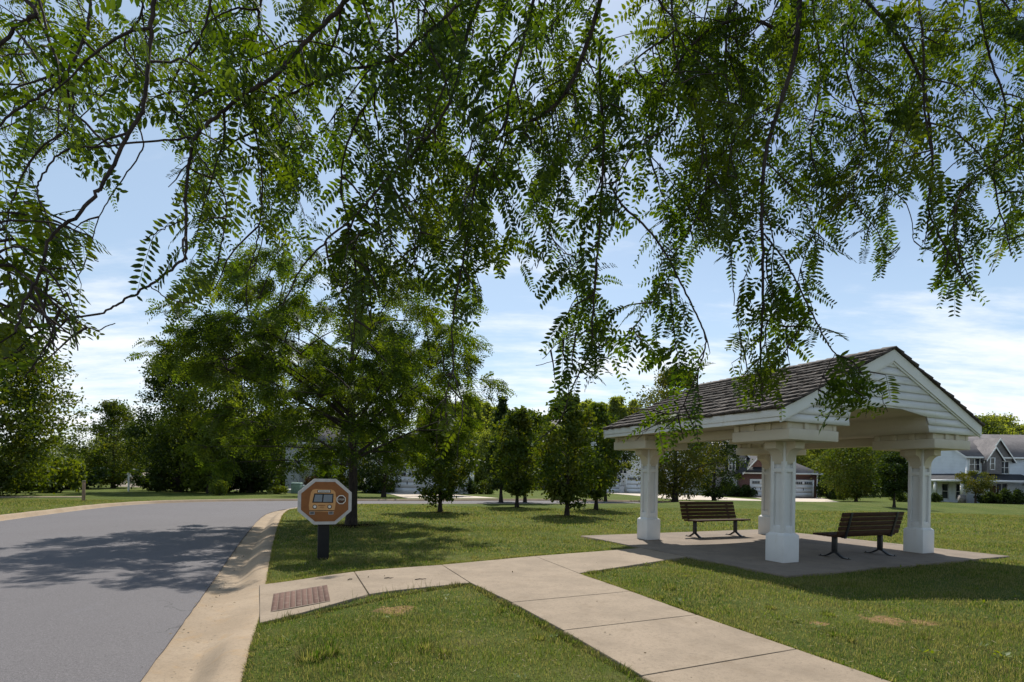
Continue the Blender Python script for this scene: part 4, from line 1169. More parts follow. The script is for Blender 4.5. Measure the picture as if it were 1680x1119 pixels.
def house_mid():
    Yf = 77.0; z0 = -.9; o = empty('house', (0, 0, 0)); tag(o, 'two storey white sided house with white garage doors, behind the trees left of the pavilion', 'house')
    x0, x1 = px_x(982, Yf), px_x(1165, Yf)
    gable_wall(o, HM['white'], x0, x1, Yf, Yf+10, z0, 5.9, 9.0, 'x'); gable_roof(o, HM['roof'], x0, x1, Yf, Yf+10, 5.9, 9.0, 'x')
    garage_door(o, px_x(990, Yf), px_x(1017, Yf), Yf-.07, -.42, 1.8); garage_door(o, px_x(1028, Yf), px_x(1062, Yf), Yf-.07, -.42, 1.8)
    window(o, px_x(1022, Yf), Yf-.01, 2.9, .9, 1.3); window(o, px_x(1090, Yf), Yf-.01, 3.6, 1.6, 1.4); window(o, px_x(1000, Yf), Yf-.01, 4.2, 1.4, 1.4)
    hx0, hx1 = px_x(866, 92), px_x(920, 92)
    o2 = empty('house', (0, 0, 0)); tag(o2, 'grey roofed house just showing over the lawn tree tops', 'house')
    gable_wall(o2, HM['grey'], hx0, hx1, 92, 101, -1, 8.6, 11.0, 'x'); gable_roof(o2, HM['roof'], hx0, hx1, 92, 101, 8.6, 11.2, 'x')
    window(o2, px_x(890, 92), 91.99, 7.2, 1.5, 1.3)
house_mid()
bn = empty('wheelie_bin', Vector((px_x(1020, 75.5), 75.5, tzf(px_x(1020, 75.5), 75.5)))); tag(bn, 'pale bin standing between the two white garage doors', 'bin')
m = MB(); m.hexa([(-.25,-.25,0),(.25,-.25,0),(.25,.25,0),(-.25,.25,0),(-.32,-.32,.95),(.32,-.32,.95),(.32,.32,.95),(-.32,.32,.95)]); m.build('body', simple('bin_plastic', (.55, .55, .56)), bn, bevel=.03)
m = MB(); m.box(-.35, .35, -.37, .35, .951, 1.03); m.build('lid', simple('bin_lid', (.32, .32, .34)), bn, bevel=.02)
bd = empty('wheelie_bin', Vector((px_x(1306.5, 73.2), 73.2, tzf(px_x(1306.5, 73.2), 73.2)))); tag(bd, 'black bin standing beside the brick garage door', 'bin')
m = MB(); m.hexa([(-.22,-.25,0),(.22,-.25,0),(.22,.25,0),(-.22,.25,0),(-.28,-.3,.95),(.28,-.3,.95),(.28,.3,.95),(-.28,.3,.95)]); m.build('body', simple('bin_black', (.012, .012, .014)), bd, bevel=.03)
m = MB(); m.box(-.3, .3, -.34, .32, .951, 1.02); m.build('lid', simple('bin_black_lid', (.02, .02, .022)), bd, bevel=.02)

def house_brick():
    Yf = 74.0; o = empty('house', (0, 0, 0)); tag(o, 'grey stone and red brick house with twin white garage doors, seen under the pavilion', 'house')
    z0 = -.9
    # two storey stone part with steep front gable
    sx0, sx1 = px_x(1172, Yf), px_x(1225, Yf); zc = 4.6
    m = MB(); ap = px_x(1196, Yf)
    m.prism([(sx0, z0), (sx1, z0), (sx1, 4.55), (ap, 6.9), (sx0, 4.55)], lambda a, b: (a, Yf, b), lambda a, b: (a, Yf+9, b)); m.build('wall', HM['stone'], o)
    gable_roof(o, HM['dark'], sx0-.05, sx1+.25, Yf, Yf+9, 4.5, 7.0, 'y', .3)
    window(o, px_x(1200.5, Yf), Yf-.01, 3.55, .75, 1.25, (0, -1), 2, 2, True)
    for s in (-1, 1):
        sh = MB(); sh.box(px_x(1200.5, Yf)+s*.72-.18, px_x(1200.5, Yf)+s*.72+.18, Yf-.06, Yf-.002, 2.85, 4.3); sh.build('shutter', simple('shutter_black', (.016, .016, .018)), o)
    dm = MB(); dx = px_x(1200, Yf); dm.box(dx-.42, dx+.42, Yf-.07, Yf-.004, -.15, 1.8); d = dm.build('door', HM['door'], o)
    gl = MB(); gl.box(dx-.22, dx+.22, Yf-.08, Yf-.06, .2, 1.5); gl.build('door_glass', simple('pale_glass', (.45, .47, .48), None, 3, .2, 0), d)
    fr = MB(); fr.box(dx-.68, dx-.55, Yf-.07, Yf-.004, -.15, 1.95); fr.box(dx+.55, dx+.68, Yf-.07, Yf-.004, -.15, 1.95); fr.box(dx-.55, dx+.55, Yf-.07, Yf-.004, 1.85, 1.95); fr.build('door_frame', HM['trim'], d)
    # brick garage wing
    g0, g1 = px_x(1222, Yf-2), px_x(1341, Yf-2); yb = Yf - 2
    m = MB(); m.box(g0, g1, yb, Yf+8, z0, 2.45); m.build('garage_wall', HM['brick'], o)
    hip_roof(o, HM['roof'], g0, g1, yb, Yf+8, 2.55, 5.6, .45, 'garage_roof')
    gg0, gg1 = px_x(1221, yb-.4), px_x(1272, yb-.4); cx = (gg0+gg1)/2
    m = MB(); m.prism([(gg0, 2.58), (gg1, 2.58), (cx, 4.7)], lambda a, b: (a, yb-.3, b), lambda a, b: (a, yb+2.5, b)); m.build('front_gable', HM['brick'], o)
    gable_roof(o, HM['dark'], gg0, gg1, yb-.3, yb+3.0, 2.62, 4.75, 'y', .28, .14, 'gable_roof')
    ap_ = MB(); ap_.hexa([(gg0-.2, yb-.75, 2.62),(gg1+.2, yb-.75, 2.62),(gg1+.2, yb-.32, 3.2),(gg0-.2, yb-.32, 3.2),(gg0-.2, yb-.75, 2.68),(gg1+.2, yb-.75, 2.68),(gg1+.2, yb-.32, 3.26),(gg0-.2, yb-.32, 3.26)]); ap_.build('pent_roof', HM['dark'], o)
    d1 = px_x(1232, yb), px_x(1263, yb); d2 = px_x(1302, yb), px_x(1333, yb)
    garage_door(o, d1[0], d1[1], yb-.06, -.42, 1.58); garage_door(o, d2[0], d2[1], yb-.06, -.42, 1.58)
    dp = MB(); dp.tube([(g1-.1, yb-.15, 2.4), (g1-.1, yb-.15, -.6)], .07, 8); dp.build('downpipe', HM['trim'], o)
    dq = MB(); dq.tube([(px_x(1222, Yf), Yf-.15, 4.4), (px_x(1222, Yf), Yf-.15, 3.2), (px_x(1215, Yf), Yf-.2, 2.9), (px_x(1215, Yf), Yf-.2, 2.3)], .06, 8); dq.build('downpipe', HM['trim'], o)
house_brick()

def house_right():
    o = empty('house', (0, 0, 0)); tag(o, 'pale blue two storey house with wrap-around porch and grey roof at the right edge', 'house')
    x0, yf, z0 = 52.9, 66.0, -1.6; x1, yb = 70.0, 76.5; ze, zr = 4.75, 7.65
    gable_wall(o, HM['blue'], x0, x1, yf, yb, z0, ze, zr, 'x'); gable_roof(o, HM['roof'], x0, x1, yf, yb, ze, zr, 'x', .32)
    cb = MB(); cb.box(x0-.04, x0+.12, yf-.04, yf+.12, z0, ze-.05); cb.build('corner_board', HM['trim'], o)
    # front gable block with its nested small gable
    ax0, ax1 = 54.7, 58.0; bx0, bx1 = 54.62, 56.32
    def gb(xa, xb, y, ztop, zb, zl, mat, nm):
        c = (xa+xb)/2; m = MB(); m.prism([(xa, zl), (xb, zl), (xb, zb), (c, ztop), (xa, zb)], lambda a, b: (a, y, b), lambda a, b: (a, yf-.004 if y > yf-1 else y+1.5, b)); return m.build(nm, mat, o)
    gb(ax0, ax1, yf-.25, 6.75, 4.35, 4.3, HM['shake'], 'gable_wall')
    gable_roof(o, HM['roof'], ax0, ax1, yf-.25, yf+3, 4.4, 6.8, 'y', .25, .14, 'gable_roof')
    gb(bx0, bx1, yf-.75, 5.75, 4.5, 2.75, HM['shake'], 'bay_wall')
    gable_roof(o, HM['roof'], bx0, bx1, yf-.75, yf+1.5, 4.55, 5.8, 'y', .22, .12, 'bay_roof')
    window(o, px_x(1628, 65.2), yf-.76, 3.9, .42, 1.25, (0, -1), 1, 2)
    window(o, px_x(1598, 66), yf-.01, 3.82, 1.15, 1.4, (0, -1), 2, 2)
    window(o, px_x(1647, 66), yf-.01, 3.5, .95, 1.35, (0, -1), 2, 2)
    # porch roof: wraps the left side and the front
    m = MB(); px0, pyf = 50.8, 63.9; zt_, zl = 2.75, 2.02; xr = 59.2; by = 73.0
    V = [(px0,pyf,zl),(xr,pyf,zl),(xr,yf-.003,zt_),(x0-.003,yf-.003,zt_),(x0-.003,by,zt_),(px0,by,zl)]
    m.add(V, [(0,1,2,3),(0,3,4,5)]); V2 = [(a,b,c-.16) for a,b,c in V]; m.add(V2, [(3,2,1,0),(5,4,3,0)])
    m.add([V[0],V[1],V2[1],V2[0]], [(0,1,2,3)]); m.add([V[5],V[0],V2[0],V2[5]], [(0,1,2,3)]); m.add([V[1],V[2],V2[2],V2[1]], [(0,1,2,3)])
    pr = m.build('porch_roof', HM['dark'], o)
    t = MB(); t.box(px0-.02, xr+.02, pyf-.06, pyf-.004, zl-.24, zl+.0); t.box(px0-.06, px0-.004, pyf, by, zl-.24, zl); t.build('fascia', HM['trim'], pr)
    fl = MB(); fl.box(px0+.1, xr-.1, pyf+.1, yf-.01, z0, -.68); fl.box(px0+.1, x0-.01, yf+.01, by, z0, -.68); fl.build('porch_floor', simple('porch_concrete', (.42, .40, .38)), o)
    for (x, y) in ((51.0, 68.3), (51.0, 64.25), (53.4, 64.15), (58.9, 64.15)):
        c = MB(); c.box(x-.13, x+.13, y-.13, y+.13, .25, zl-.2); pc = c.build('porch_column', HM['trim'], o)
        b = MB(); b.box(x-.27, x+.27, y-.27, y+.27, -.69, .25); b.build('stone_base', HM['stone'], pc)
    for Yw in (67.0, 69.2): window(o, x0-.01, Yw, .62, .95, 1.75, (-1, 0), 1, 2)
    window(o, px_x(1643, 66), yf-.01, .75, 1.2, 1.7, (0, -1), 2, 2)
    dm = MB(); dm.box(55.6, 56.6, yf-.06, yf-.004, -.66, 1.4); dm.build('door', simple('door_brown', (.10, .05, .03)), o)
    # garage wing to the right
    gable_wall(o, HM['blue'], 59.7, 69, 58.8, 65.9, z0, 1.55, 4.4, 'x', 'garage_wall')
    gable_roof(o, HM['dark'], 59.7, 69, 58.8, 65.9, 1.6, 4.5, 'x', .3, .14, 'garage_roof')
    dp = MB(); dp.tube([(59.5, 58.5, 1.4), (59.5, 58.5, -1.3)], .06, 8); dp.build('downpipe', HM['trim'], o)
house_right()

# far roof seen through the tree clump on the left is left as open bank; posts and boxes by the road
p = gp(211, 806); o = empty('marker_pipe', p); tag(o, 'white capped standpipe on the grass across the road', 'pipe')
wp = simple('white_plastic', (.72, .72, .74)); m = MB(); m.tube([(0,0,-.1),(0,0,1.32)], .075, 12, True); m.build('pipe', wp, o, True)
m = MB(); m.tube([(0,0,1.32),(0,0,1.42)], .11, 12, True); m.tube([(0,0,1.2),(.22,0,1.2)], .06, 8, True); m.build('cap', wp, o, True)
p = gp(137, 822); o = empty('wooden_post', p); tag(o, 'weathered brown wooden post left of the white standpipe', 'post')
m = MB(); m.hexa([(-.055,-.055,-.1),(.055,-.055,-.1),(.055,.055,-.1),(-.055,.055,-.1),(-.05,-.05,.92),(.05,-.05,.92),(.05,.05,.95),(-.05,.05,.95)]); m.build('post', simple('old_wood', (.30, .20, .14), (.20, .13, .09), 12, .9, .5, 40), o, bevel=.01)
m = MB(); m.box(-.06, .06, -.06, .06, .955, .99); m.build('cap', simple('old_wood_pale', (.32, .26, .21)), o, bevel=.008)
for (px, Yd, w, h, c, lab) in ((487, 50, .8, .95, (.30, .42, .36), 'pale green utility box beside the white house bay'), (497, 50.5, .6, .75, (.52, .56, .54), 'small grey utility box right of the green one'), (478, 51, .5, .35, (.7, .7, .7), 'low white utility cover left of the green box')):
    o = empty('utility_box', pz(px, Yd)); tag(o, lab, 'utility box', 'utility boxes by the white house')
    m = MB(); m.box(-w/2, w/2, -.3, .3, -.1, h*.86); m.build('body', simple('box_paint', c), o, bevel=.03)
    m = MB(); m.hexa([(-w/2-.03,-.33,h*.862),(w/2+.03,-.33,h*.862),(w/2+.03,.33,h*.862),(-w/2-.03,.33,h*.862),(-w/2,-.2,h),(w/2,-.2,h),(w/2,.3,h),(-w/2,.3,h)]); m.build('lid', simple('box_lid', tuple(x*1.1 for x in c)), o, bevel=.015)

# twigs on the concrete
for (px, py, L, a) in ((690, 953, .16, .3), (638, 951, .13, .1), (575, 953, .09, 1.0)):
    p = gp(px, py); o = empty('fallen_twig', (p.x, p.y, p.z + .022), a); tag(o, {690: 'dark twig lying on the path right of the joint', 638: 'dark curled twig on the path left of the joint', 575: 'tiny twig on the path near the paver panel'}[px], 'twig', 'twigs lying on the footpath')
    m = MB(); m.tube([(-L/2, 0, 0), (-L*.1, .012, .006), (L*.2, -.008, .004), (L/2, .015, .008)], [.006, .007, .005, .002], 5, True); m.build('stem', M['bark2'], o)
    k = MB(); r_ = np.random.default_rng(px); n = 5
    C = np.c_[r_.uniform(-L/2, L/2, n), r_.uniform(-.02, .02, n), np.full(n, .008)]; D = unit(n, r_); D[:, 2] *= .2; Nn = np.tile([0, 0, 1.0], (n, 1)) + .3 * unit(n, r_)
    quad_leaves(k, C, D, Nn, np.full(n, .03), np.full(n, .014)); k.build('dead_leaf', simple('dead_leaf', (.10, .06, .03)), o)

lm = MB(); n = 260; t = rng.uniform(0, 1, n); k = rng.integers(20, 100, n)
P2 = RE[k] + RN[k] * np.where(rng.random(n) < .75, rng.uniform(.03, .36, n), rng.uniform(-1.2, -.05, n))[:, None] + rng.normal(0, .12, (n, 2))
q2 = np.array([(rng.uniform(-2.5, 3.0), 0) for _ in range(70)]); yy = rng.uniform(3.6, 11, 70); P3 = []
for (x, _), y in zip(q2, yy):
    if any(inside(np.array(sl_), np.array([x]), np.array([y]))[0] for sl_ in SLABS): P3.append((x, y))
P3 = np.array(P3); C = np.vstack([np.c_[P2, base_z(P2[:, 0], P2[:, 1]) - .108], np.c_[P3, tz(P3[:, 0], P3[:, 1]) + .024]])
n = len(C); D = unit(n); D[:, 2] *= .3; D /= np.linalg.norm(D, axis=1)[:, None]; Nn = np.tile([0, 0, 1.0], (n, 1)) + .5 * unit(n); Ls = rng.uniform(.012, .04, n)
quad_leaves(lm, C, D, Nn, Ls, Ls * .5)
tag(lm.build('leaf_litter', simple('leaf_litter', (.09, .06, .03), (.20, .15, .07), 8, .9, 0)), 'small dry leaf scraps in the gutter and on the path', 'leaf litter', kind='stuff')

# ------------------------------------------------------------------ overhanging honey locust, trunk behind the viewer
def overhang():
    root = empty('honey_locust_tree', (1.6, -2.6, 0)); OFF = np.array([1.6, -2.6, 0])
    tag(root, 'overhanging honey locust whose drooping feathery branches fill the top of the view', 'tree')
    r = np.random.default_rng(21)
    wood = MB(); lv = MB(); rach = MB()
    fork = np.array([1.6, -2.6, 2.5])
    tr = MB(); tr.tube([(0,0,-.2),(.02,0,.15),(.03,.02,1.0),(0,.04,1.9),(0,0,2.5),(-.05,.2,3.2)], [.30,.22,.19,.18,.19,.13], 12)
    FR = []
    GAP = [np.array(q, float) for q in (
        [(186,262),(250,215),(262,250),(232,330),(216,362),(214,440),(205,545),(150,560),(158,470),(192,400),(190,330)],
        [(1140,430),(1185,420),(1205,520),(1190,560),(1160,545),(1120,470)],
        [(1345,430),(1400,415),(1420,600),(1398,560),(1372,520)],
        [(40,270),(110,262),(120,300),(90,345),(55,330)],
        [(1010,380),(1040,395),(1030,430),(1000,420)])]
    LIM = np.array([(-200,700),(0,650),(60,650),(110,622),(160,600),(200,545),(215,500),(250,528),(330,535),(380,500),(430,480),(500,470),(540,500),(560,605),(610,600),(640,520),(690,480),(706,700),(715,770),(765,770),(772,640),(790,480),(840,470),(862,470),(868,610),(900,640),(915,720),(940,700),(950,640),(1000,620),(1012,660),(1030,770),(1140,770),(1152,640),(1180,600),(1205,650),(1215,695),(1285,695),(1300,600),(1322,600),(1330,705),(1465,695),(1475,640),(1440,560),(1410,450),(1445,415),(1478,340),(1495,400),(1520,510),(1560,530),(1610,512),(1640,450),(1690,420),(1900,460)], float)
    def allowed(P, mg=0.0):
        px = 840 + FPX * P[0] / P[1] - SR * 0; py = HORY - FPX * (P[2] - EYE) / P[1]
        py2 = py + SR * (px - 840)
        if py2 > np.interp(px, LIM[:, 0], LIM[:, 1]) - 12 - mg: return False
        for q in GAP:
            if inside(q, np.array([px, px+mg, px-mg, px]), np.array([py2, py2, py2, py2+mg])).any(): return False
        return True
    def smooth_path(P, n):
        P = np.asarray(P, float); return catmull3(P, n)
    def catmull3(P, n):
        Q = np.vstack([2*P[0]-P[1], P, 2*P[-1]-P[-2]]); out = []
        for i in range(1, len(Q)-2):
            t = np.linspace(0, 1, n, endpoint=False)[:, None]; a, b, c, d = Q[i-1:i+3]
            out.append(.5*((2*b)+(-a+c)*t+(2*a-5*b+4*c-d)*t**2+(-a+3*b-3*c+d)*t**3))
        out.append(Q[-2][None]); return np.vstack(out)
    def leafcluster(p, axis, k):
        for _ in range(k):
            if r.random() > np.clip(.36 + .26 * (p[1] - 1.35), .34, .74) + (.14 if p[2] < EYE + .38 * p[1] and p[1] > 1.9 else 0): continue
            d = np.array([r.normal(), r.normal(), r.normal() * .5 - .38]) + axis * .4
            d /= np.linalg.norm(d)
            L = r.uniform(.125, .205)
            mid = p + d * L * .6 + np.array([0, 0, -.03])
            tip = p + d * L + np.array([0, 0, -.25 * L])
            if allowed(mid) and allowed(tip): FR.append((p, d, L))
    def shoot(p, d, L, rad, dens):
        k = max(4, int(L / .05)); pts = [p]; dd = d.copy()
        for q in range(k):
            dd = dd + r.normal(0, .16, 3) + np.array([0, 0, -.10]); dd /= np.linalg.norm(dd)
            npt = pts[-1] + dd * L / k
            if not allowed(npt, 26): break
            pts.append(npt)
        if len(pts) < 3: return
        wood.tube(np.array(pts) - OFF, np.linspace(rad, .0014, len(pts)), 4)
        for q in range(1, len(pts)):
            leafcluster(pts[q], dd, int(r.random() < .82) + int(r.random() < dens * .48))
    def branch(P, r0, r1, dens=1.0, sub=1.0):
        S = smooth_path(P, 8); n = len(S)
        S = S + r.normal(0, .0016, S.shape); r0, r1 = r0 * .52, r1 * .65
        rad = np.linspace(r0, r1, n); wood.tube(S - OFF, rad, 7)
        L = np.concatenate([[0], np.cumsum(np.linalg.norm(np.diff(S, axis=0), axis=1))])
        s = .0
        while s < L[-1]:
            p = np.array([np.interp(s, L, S[:, k]) for k in range(3)])
            i = min(np.searchsorted(L, s), n - 1); ax = S[min(i+1, n-1)] - S[max(i-1, 0)]; ax /= np.linalg.norm(ax) + 1e-9
            if allowed(p + np.array([0, 0, -.02])):
                if r.random() < .55 * sub:
                    v = r.normal(size=3); v -= ax * (v @ ax); v /= np.linalg.norm(v)
                    d = v * .85 + ax * .45 + np.array([0, 0, -.15]); d /= np.linalg.norm(d)
                    shoot(p, d, r.uniform(.14, .48), .0042, .6 * dens)
                if r.random() < .5 * dens: leafcluster(p, ax, 1 + int(r.random() < .6))
            s += r.uniform(.05, .10)
        shoot(S[-1], (S[-1]-S[-2]) / np.linalg.norm(S[-1]-S[-2]), .22, .003, dens)
    def px3(pts, Y0, Y1):
        n = len(pts); return [np.array(at(x, y, Y0 + (Y1-Y0)*k/(n-1))) for k, (x, y) in enumerate(pts)]
    T = [  # traced branches: pixels, start and end distance, radii
        ([(255,-20),(243,100),(235,175),(208,225),(173,295),(135,345),(83,390),(65,450),(38,500),(28,545)], 1.5, 1.25, .011, .004),
        ([(600,-40),(560,10),(520,50),(480,90),(450,125),(400,155),(350,195),(320,225),(310,270),(304,330),(305,415),(295,430),(250,465),(200,495),(165,515)], 1.9, 1.55, .015, .004),
        ([(320,225),(270,230),(175,240),(125,243),(95,255),(65,295),(62,320),(78,355)], 1.74, 1.5, .006, .003),
        ([(780,-30),(730,30),(685,65),(640,100),(550,120),(475,155),(425,162),(360,155),(305,150)], 2.1, 1.9, .012, .005),
        ([(800,-30),(765,60),(750,135),(720,200),(675,255),(630,300),(595,340),(530,400),(495,440),(465,500)], 2.2, 2.0, .013, .004),
        ([(880,-20),(860,60),(835,160),(830,200),(795,250),(780,300),(765,400),(750,480),(742,540),(744,600),(732,650),(735,720)], 2.4, 2.1, .014, .003),
        ([(990,-20),(965,65),(935,140),(895,185),(840,215),(800,235)], 2.5, 2.4, .022, .007),
        ([(985,60),(985,150),(990,225),(985,350),(978,450),(972,530),(968,575),(952,610),(935,645),(918,690),(880,725)], 2.6, 2.3, .013, .003),
        ([(1300,-40),(1312,0),(1302,100),(1275,185),(1255,260),(1250,350),(1252,450),(1250,530),(1248,600),(1250,660)], 2.7, 2.4, .026, .004),
        ([(1400,-20),(1465,50),(1510,125),(1525,200),(1530,280),(1525,350),(1560,420),(1590,475)], 2.8, 2.6, .016, .004),
        ([(1505,-20),(1515,75),(1515,160),(1530,260)], 2.7, 2.6, .012, .006),
        ([(1250,380),(1290,430),(1320,490),(1345,540),(1370,580),(1400,610),(1410,660)], 2.5, 2.3, .008, .003),
        ([(1690,230),(1590,300),(1565,365),(1580,430)], 2.9, 2.6, .012, .004),
        ([(1000,300),(1020,335),(1075,390),(1110,450),(1140,510),(1158,560),(1148,600),(1132,640),(1112,680),(1090,705)], 2.5, 2.3, .010, .003),
        ([(1310,-10),(1300,60),(1230,30),(1150,60),(1090,140),(1060,220),(1080,300)], 3.0, 2.8, .020, .006),
        ([(20,-20),(60,20),(30,40),(0,75),(-60,110)], 1.6, 1.5, .012, .006),
        ([(150,-20),(140,60),(100,130),(60,160),(10,195),(-40,260)], 1.8, 1.5, .009, .004),
        ([(50,500),(90,540),(70,580),(40,620)], 1.3, 1.25, .004, .002),
        ([(430,-20),(420,60),(400,150),(420,220),(430,300),(425,380),(410,440)], 2.1, 1.9, .009, .003),
        ([(640,-20),(650,90),(590,190),(560,280),(570,370),(585,450),(580,560)], 2.3, 2.0, .010, .003),
        ([(1100,-20),(1110,100),(1150,200),(1160,300),(1130,380),(1090,440)], 2.9, 2.6, .012, .003),
        ([(1200,-20),(1190,100),(1200,220),(1190,330),(1200,430),(1205,500)], 3.0, 2.7, .012, .003),
        ([(1600,-30),(1620,80),(1650,180),(1630,280),(1650,380),(1660,420)], 3.0, 2.7, .012, .003),
        ([(1380,20),(1390,120),(1420,220),(1400,320),(1440,380)], 3.0, 2.8, .010, .003),
        ([(900,-20),(880,80),(910,180),(920,280),(900,380),(880,440)], 2.9, 2.7, .010, .003),
        ([(700,-20),(690,100),(700,200),(660,300),(690,380),(680,440)], 2.6, 2.3, .009, .003),
        ([(350,-20),(330,60),(290,120),(280,180),(330,260),(370,330),(360,420)], 2.0, 1.8, .008, .003),
        ([(1330,-20),(1345,120),(1330,240),(1350,330),(1320,420),(1300,500)], 3.2, 2.9, .010, .003),
        ([(60,-20),(90,90),(120,150),(110,210),(60,250),(20,330),(10,400),(20,470)], 1.9, 1.7, .008, .003),
        ([(972,540),(920,560),(890,590)], 2.35, 2.3, .004, .002), ([(1100,450),(1060,510),(1020,560)], 2.4, 2.3, .004, .002),
        ([(1112,680),(1070,700),(1045,720)], 2.3, 2.25, .003, .002), ([(1112,680),(1140,690),(1145,730)], 2.3, 2.25, .003, .002),
        ([(1400,610),(1440,640),(1455,675)], 2.35, 2.3, .003, .002), ([(1370,580),(1345,630),(1345,670)], 2.35, 2.3, .003, .002),
    ]
    T += [([(-40,380),(0,420),(60,470),(110,520),(130,575)], 1.5, 1.35, .006, .002), ([(-40,470),(10,520),(45,570),(60,615)], 1.6, 1.5, .006, .002), ([(-40,420),(30,450),(90,500),(150,540),(190,530)], 1.75, 1.6, .006, .002), ([(40,330),(80,370),(130,400),(160,430)], 1.7, 1.6, .006, .002),
          ([(-50,300),(-10,350),(30,400),(60,440),(110,480)], 1.7, 1.5, .006, .002), ([(245,470),(280,490),(320,500)], 1.55, 1.5, .003, .002), ([(303,360),(260,380),(235,395)], 1.55, 1.5, .003, .002),
          ([(1255,560),(1240,610),(1235,660)], 2.4, 2.3, .003, .002), ([(1410,600),(1385,640),(1380,680)], 2.3, 2.25, .003, .002), ([(1405,610),(1425,650),(1420,685)], 2.3, 2.3, .003, .002),
          ([(1230,430),(1210,500),(1215,560)], 2.5, 2.4, .004, .002), ([(1252,450),(1280,520),(1290,560)], 2.5, 2.4, .004, .002), ([(1090,140),(1000,120),(930,90)], 2.8, 2.7, .008, .004),
          ([(590,380),(570,450),(575,540),(580,590)], 2.1, 2.0, .004, .002), ([(610,380),(600,450),(590,550)], 2.2, 2.1, .004, .002), ([(965,600),(925,590),(880,600)], 2.4, 2.3, .003, .002), ([(735,640),(720,690),(715,740)], 2.1, 2.1, .003, .002), ([(738,650),(752,700),(750,750)], 2.15, 2.1, .003, .002)]
    starts = []
    for (pts, a, b, r0, r1) in T:
        P = px3(pts, a, b); low = r0 <= .0065; low = low and a > 1.9; branch(P, r0, r1, 1.7 if low else 1.1, 1.35 if low else 1.05)
        if pts[0][1] < 0: starts.append((P[0], r0))
    # further boughs deeper in the crown
    for k in range(38):
        x = -80 + 1840 * (k + r.uniform(-.4, .4)) / 38; Y0 = r.uniform(2.6, 4.4)
        lim = np.interp(x, LIM[:, 0], LIM[:, 1]); end = min(lim - 40, r.uniform(170, 430))
        pts = [(x, -60)]; yy = -60.; xx = x
        while yy < end:
            yy += r.uniform(45, 80); xx += r.normal(-6, 34); pts.append((xx, yy))
        if len(pts) < 3: continue
        P = px3(pts, Y0, Y0 * r.uniform(.85, .98)); branch(P, .010, .003, .75, .85); starts.append((P[0], .010))
    # limbs from the trunk over the viewer's head to every bough
    hubs = [np.array(h) for h in ((-.9,.9,3.5),(.3,1.2,3.9),(1.5,1.4,4.2),(2.6,1.6,4.4),(-2.2,1.4,4.1),(3.9,1.8,4.6))]
    for h in hubs:
        mid = (fork + h) / 2 + np.array([0, -.2, .75])
        wood.tube(catmull3(np.array([fork + [0, .1, .4], mid, h]), 8) - OFF, np.linspace(.085, .042, 17), 8)
    for (p, r0) in starts:
        h = min(hubs, key=lambda q: np.linalg.norm(q - p)); mid = (h + p) / 2 + np.array([0, 0, .22])
        wood.tube(catmull3(np.array([h, mid, p]), 6) - OFF, np.linspace(max(r0 * 1.5, .014), r0, 13), 6)
    B = np.array([f[0] for f in FR]); D = np.array([f[1] for f in FR]); L = np.array([f[2] for f in FR])
    dr = r.uniform(.12, .5, len(B))
    grp = r.integers(0, 3, len(B))
    for q, npair in enumerate((9, 11, 13)):
        k = grp == q
        fronds(lv, B[k] - OFF, D[k], L[k], npair, .0305, .36, dr[k], r)
    ts = np.linspace(0, 1, 5)
    for i in range(len(B)):
        P = B[i] + D[i] * (L[i] * ts)[:, None]; P[:, 2] -= dr[i] * L[i] * ts ** 2
        rach.tube(P - OFF, [.0011, .0010, .0008, .0007, .0005], 3)
    print('overhang fronds', len(B))
    tr.build('trunk', M['bark'], root, True)
    wood.build('branches', M['bark2'], root, True)
    cr = lv.build('foliage', M['locust_near'], root); rach.build('leaf_stalks', M['locust_near'], cr)
overhang()

# ------------------------------------------------------------------ light, sky, camera
sd = Vector((.053, .795, 1.0)).normalized()
sun = bpy.data.lights.new('sun', 'SUN'); sun.energy = 5.0; sun.angle = R(.55); sun.color = (1.0, .945, .86)
so = bpy.data.objects.new('sun', sun); col.objects.link(so); so.rotation_euler = (-sd).to_track_quat('-Z', 'Y').to_euler(); so.location = (0, 0, 30)

w = bpy.data.worlds.new('World'); scene.world = w; w.use_nodes = True
nt = w.node_tree; nt.nodes.clear(); b = NB(nt)
sky = b.n('ShaderNodeTexSky'); sky.sky_type = 'NISHITA'; sky.sun_disc = False
sky.sun_elevation = math.asin(sd.z); sky.sun_rotation = math.atan2(sd.x, sd.y); sky.air_density = 1.0; sky.dust_density = .3; sky.ozone_density = .9
tc = b.n('ShaderNodeTexCoord'); G = tc.outputs['Generated']
sp = b.n('ShaderNodeSeparateXYZ'); nt.links.new(G, sp.inputs[0])
zc = b.math('ADD', b.math('MAXIMUM', sp.outputs['Z'], 0.0), .16)
cb = b.n('ShaderNodeCombineXYZ'); nt.links.new(b.math('DIVIDE', sp.outputs['X'], zc), cb.inputs[0]); nt.links.new(b.math('DIVIDE', sp.outputs['Y'], zc), cb.inputs[1])
V = cb.outputs[0]
n1 = b.noise(b.scalevec(V, (.55, 1.0, 1)), 1.05, 8, .60)
n2 = b.noise(b.scalevec(V, (1.0, 2.6, 1)), 2.6, 7, .62)
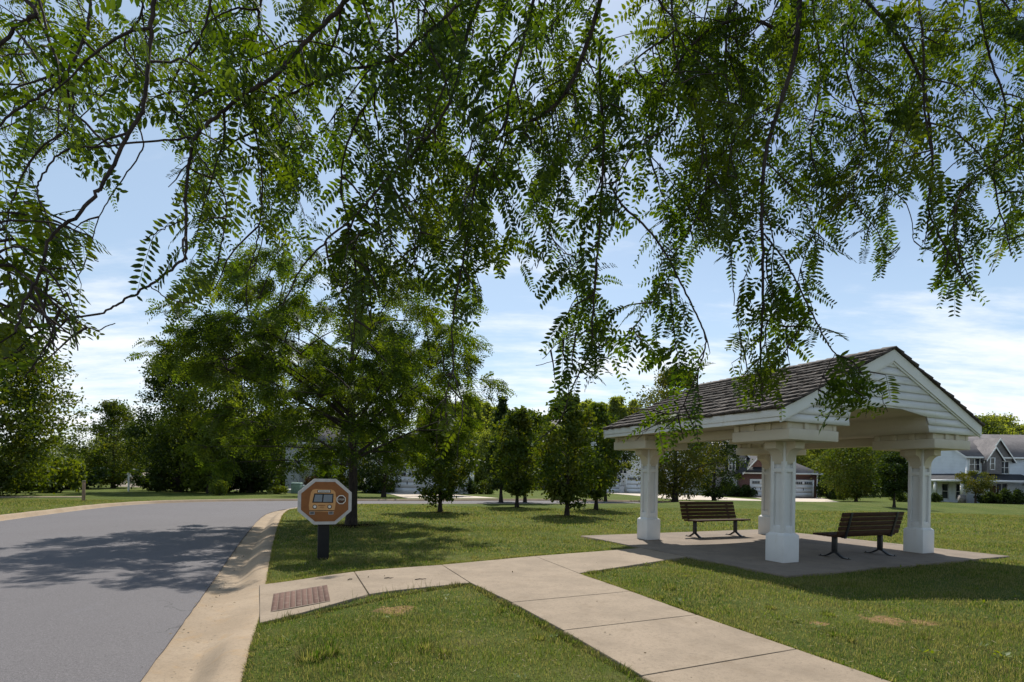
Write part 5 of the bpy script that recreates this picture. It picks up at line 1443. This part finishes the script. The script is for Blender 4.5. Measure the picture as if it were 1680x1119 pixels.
cl = b.math('ADD', b.math('MULTIPLY', n1, .72), b.math('MULTIPLY', n2, .28))
hz = b.math('MULTIPLY', b.ramp(sp.outputs['Z'], .12, .55), .10)
rt = b.math('MULTIPLY', b.ramp(sp.outputs['X'], .05, .5), b.math('MULTIPLY', b.ramp(sp.outputs['Z'], .22, .52), .12))
mask = b.ramp(b.math('SUBTRACT', cl, b.math('ADD', hz, rt)), .425, .615)
lowm = b.math('SUBTRACT', 1.0, b.ramp(sp.outputs['Z'], .10, .95))
mask = b.math('MULTIPLY', mask, b.math('ADD', .48, b.math('MULTIPLY', lowm, .40)))
hazef = b.math('MAXIMUM', b.math('SUBTRACT', .36, b.math('MULTIPLY', rt, 2.8)), 0.0)
base = b.mix(hazef, sky.outputs[0], (6.3, 7.9, 9.3))
c = b.mix(mask, base, (9.3, 9.5, 9.8))
bg = b.n('ShaderNodeBackground'); nt.links.new(c, bg.inputs['Color']); bg.inputs['Strength'].default_value = .094
wo = b.n('ShaderNodeOutputWorld'); nt.links.new(bg.outputs[0], wo.inputs['Surface'])

cam = bpy.data.cameras.new('camera'); co = bpy.data.objects.new('camera', cam); col.objects.link(co)
co.location = (0, 0, EYE); co.rotation_euler = (math.pi / 2, -ROLL, 0)
cam.sensor_width = 36; cam.lens = FPX / 1680 * 36; cam.shift_y = (HORY - 559.5) / 1680; cam.clip_start = .05; cam.clip_end = 3000
scene.camera = co
vs = scene.view_settings; vs.view_transform = 'Standard'; vs.look = 'None'; vs.gamma = 1.0; vs.exposure = .35; vs.use_curve_mapping = False
scene.render.engine = 'CYCLES'
scene.cycles.use_denoising = True
scene.cycles.denoiser = 'OPENIMAGEDENOISE'
scene.cycles.denoising_input_passes = 'RGB_ALBEDO_NORMAL'
scene.cycles.denoising_prefilter = 'ACCURATE'
scene.cycles.use_adaptive_sampling = False
scene.cycles.sample_clamp_indirect = 6.0
scene.cycles.max_bounces = 8; scene.cycles.diffuse_bounces = 4; scene.cycles.transmission_bounces = 5; scene.cycles.transparent_max_bounces = 6
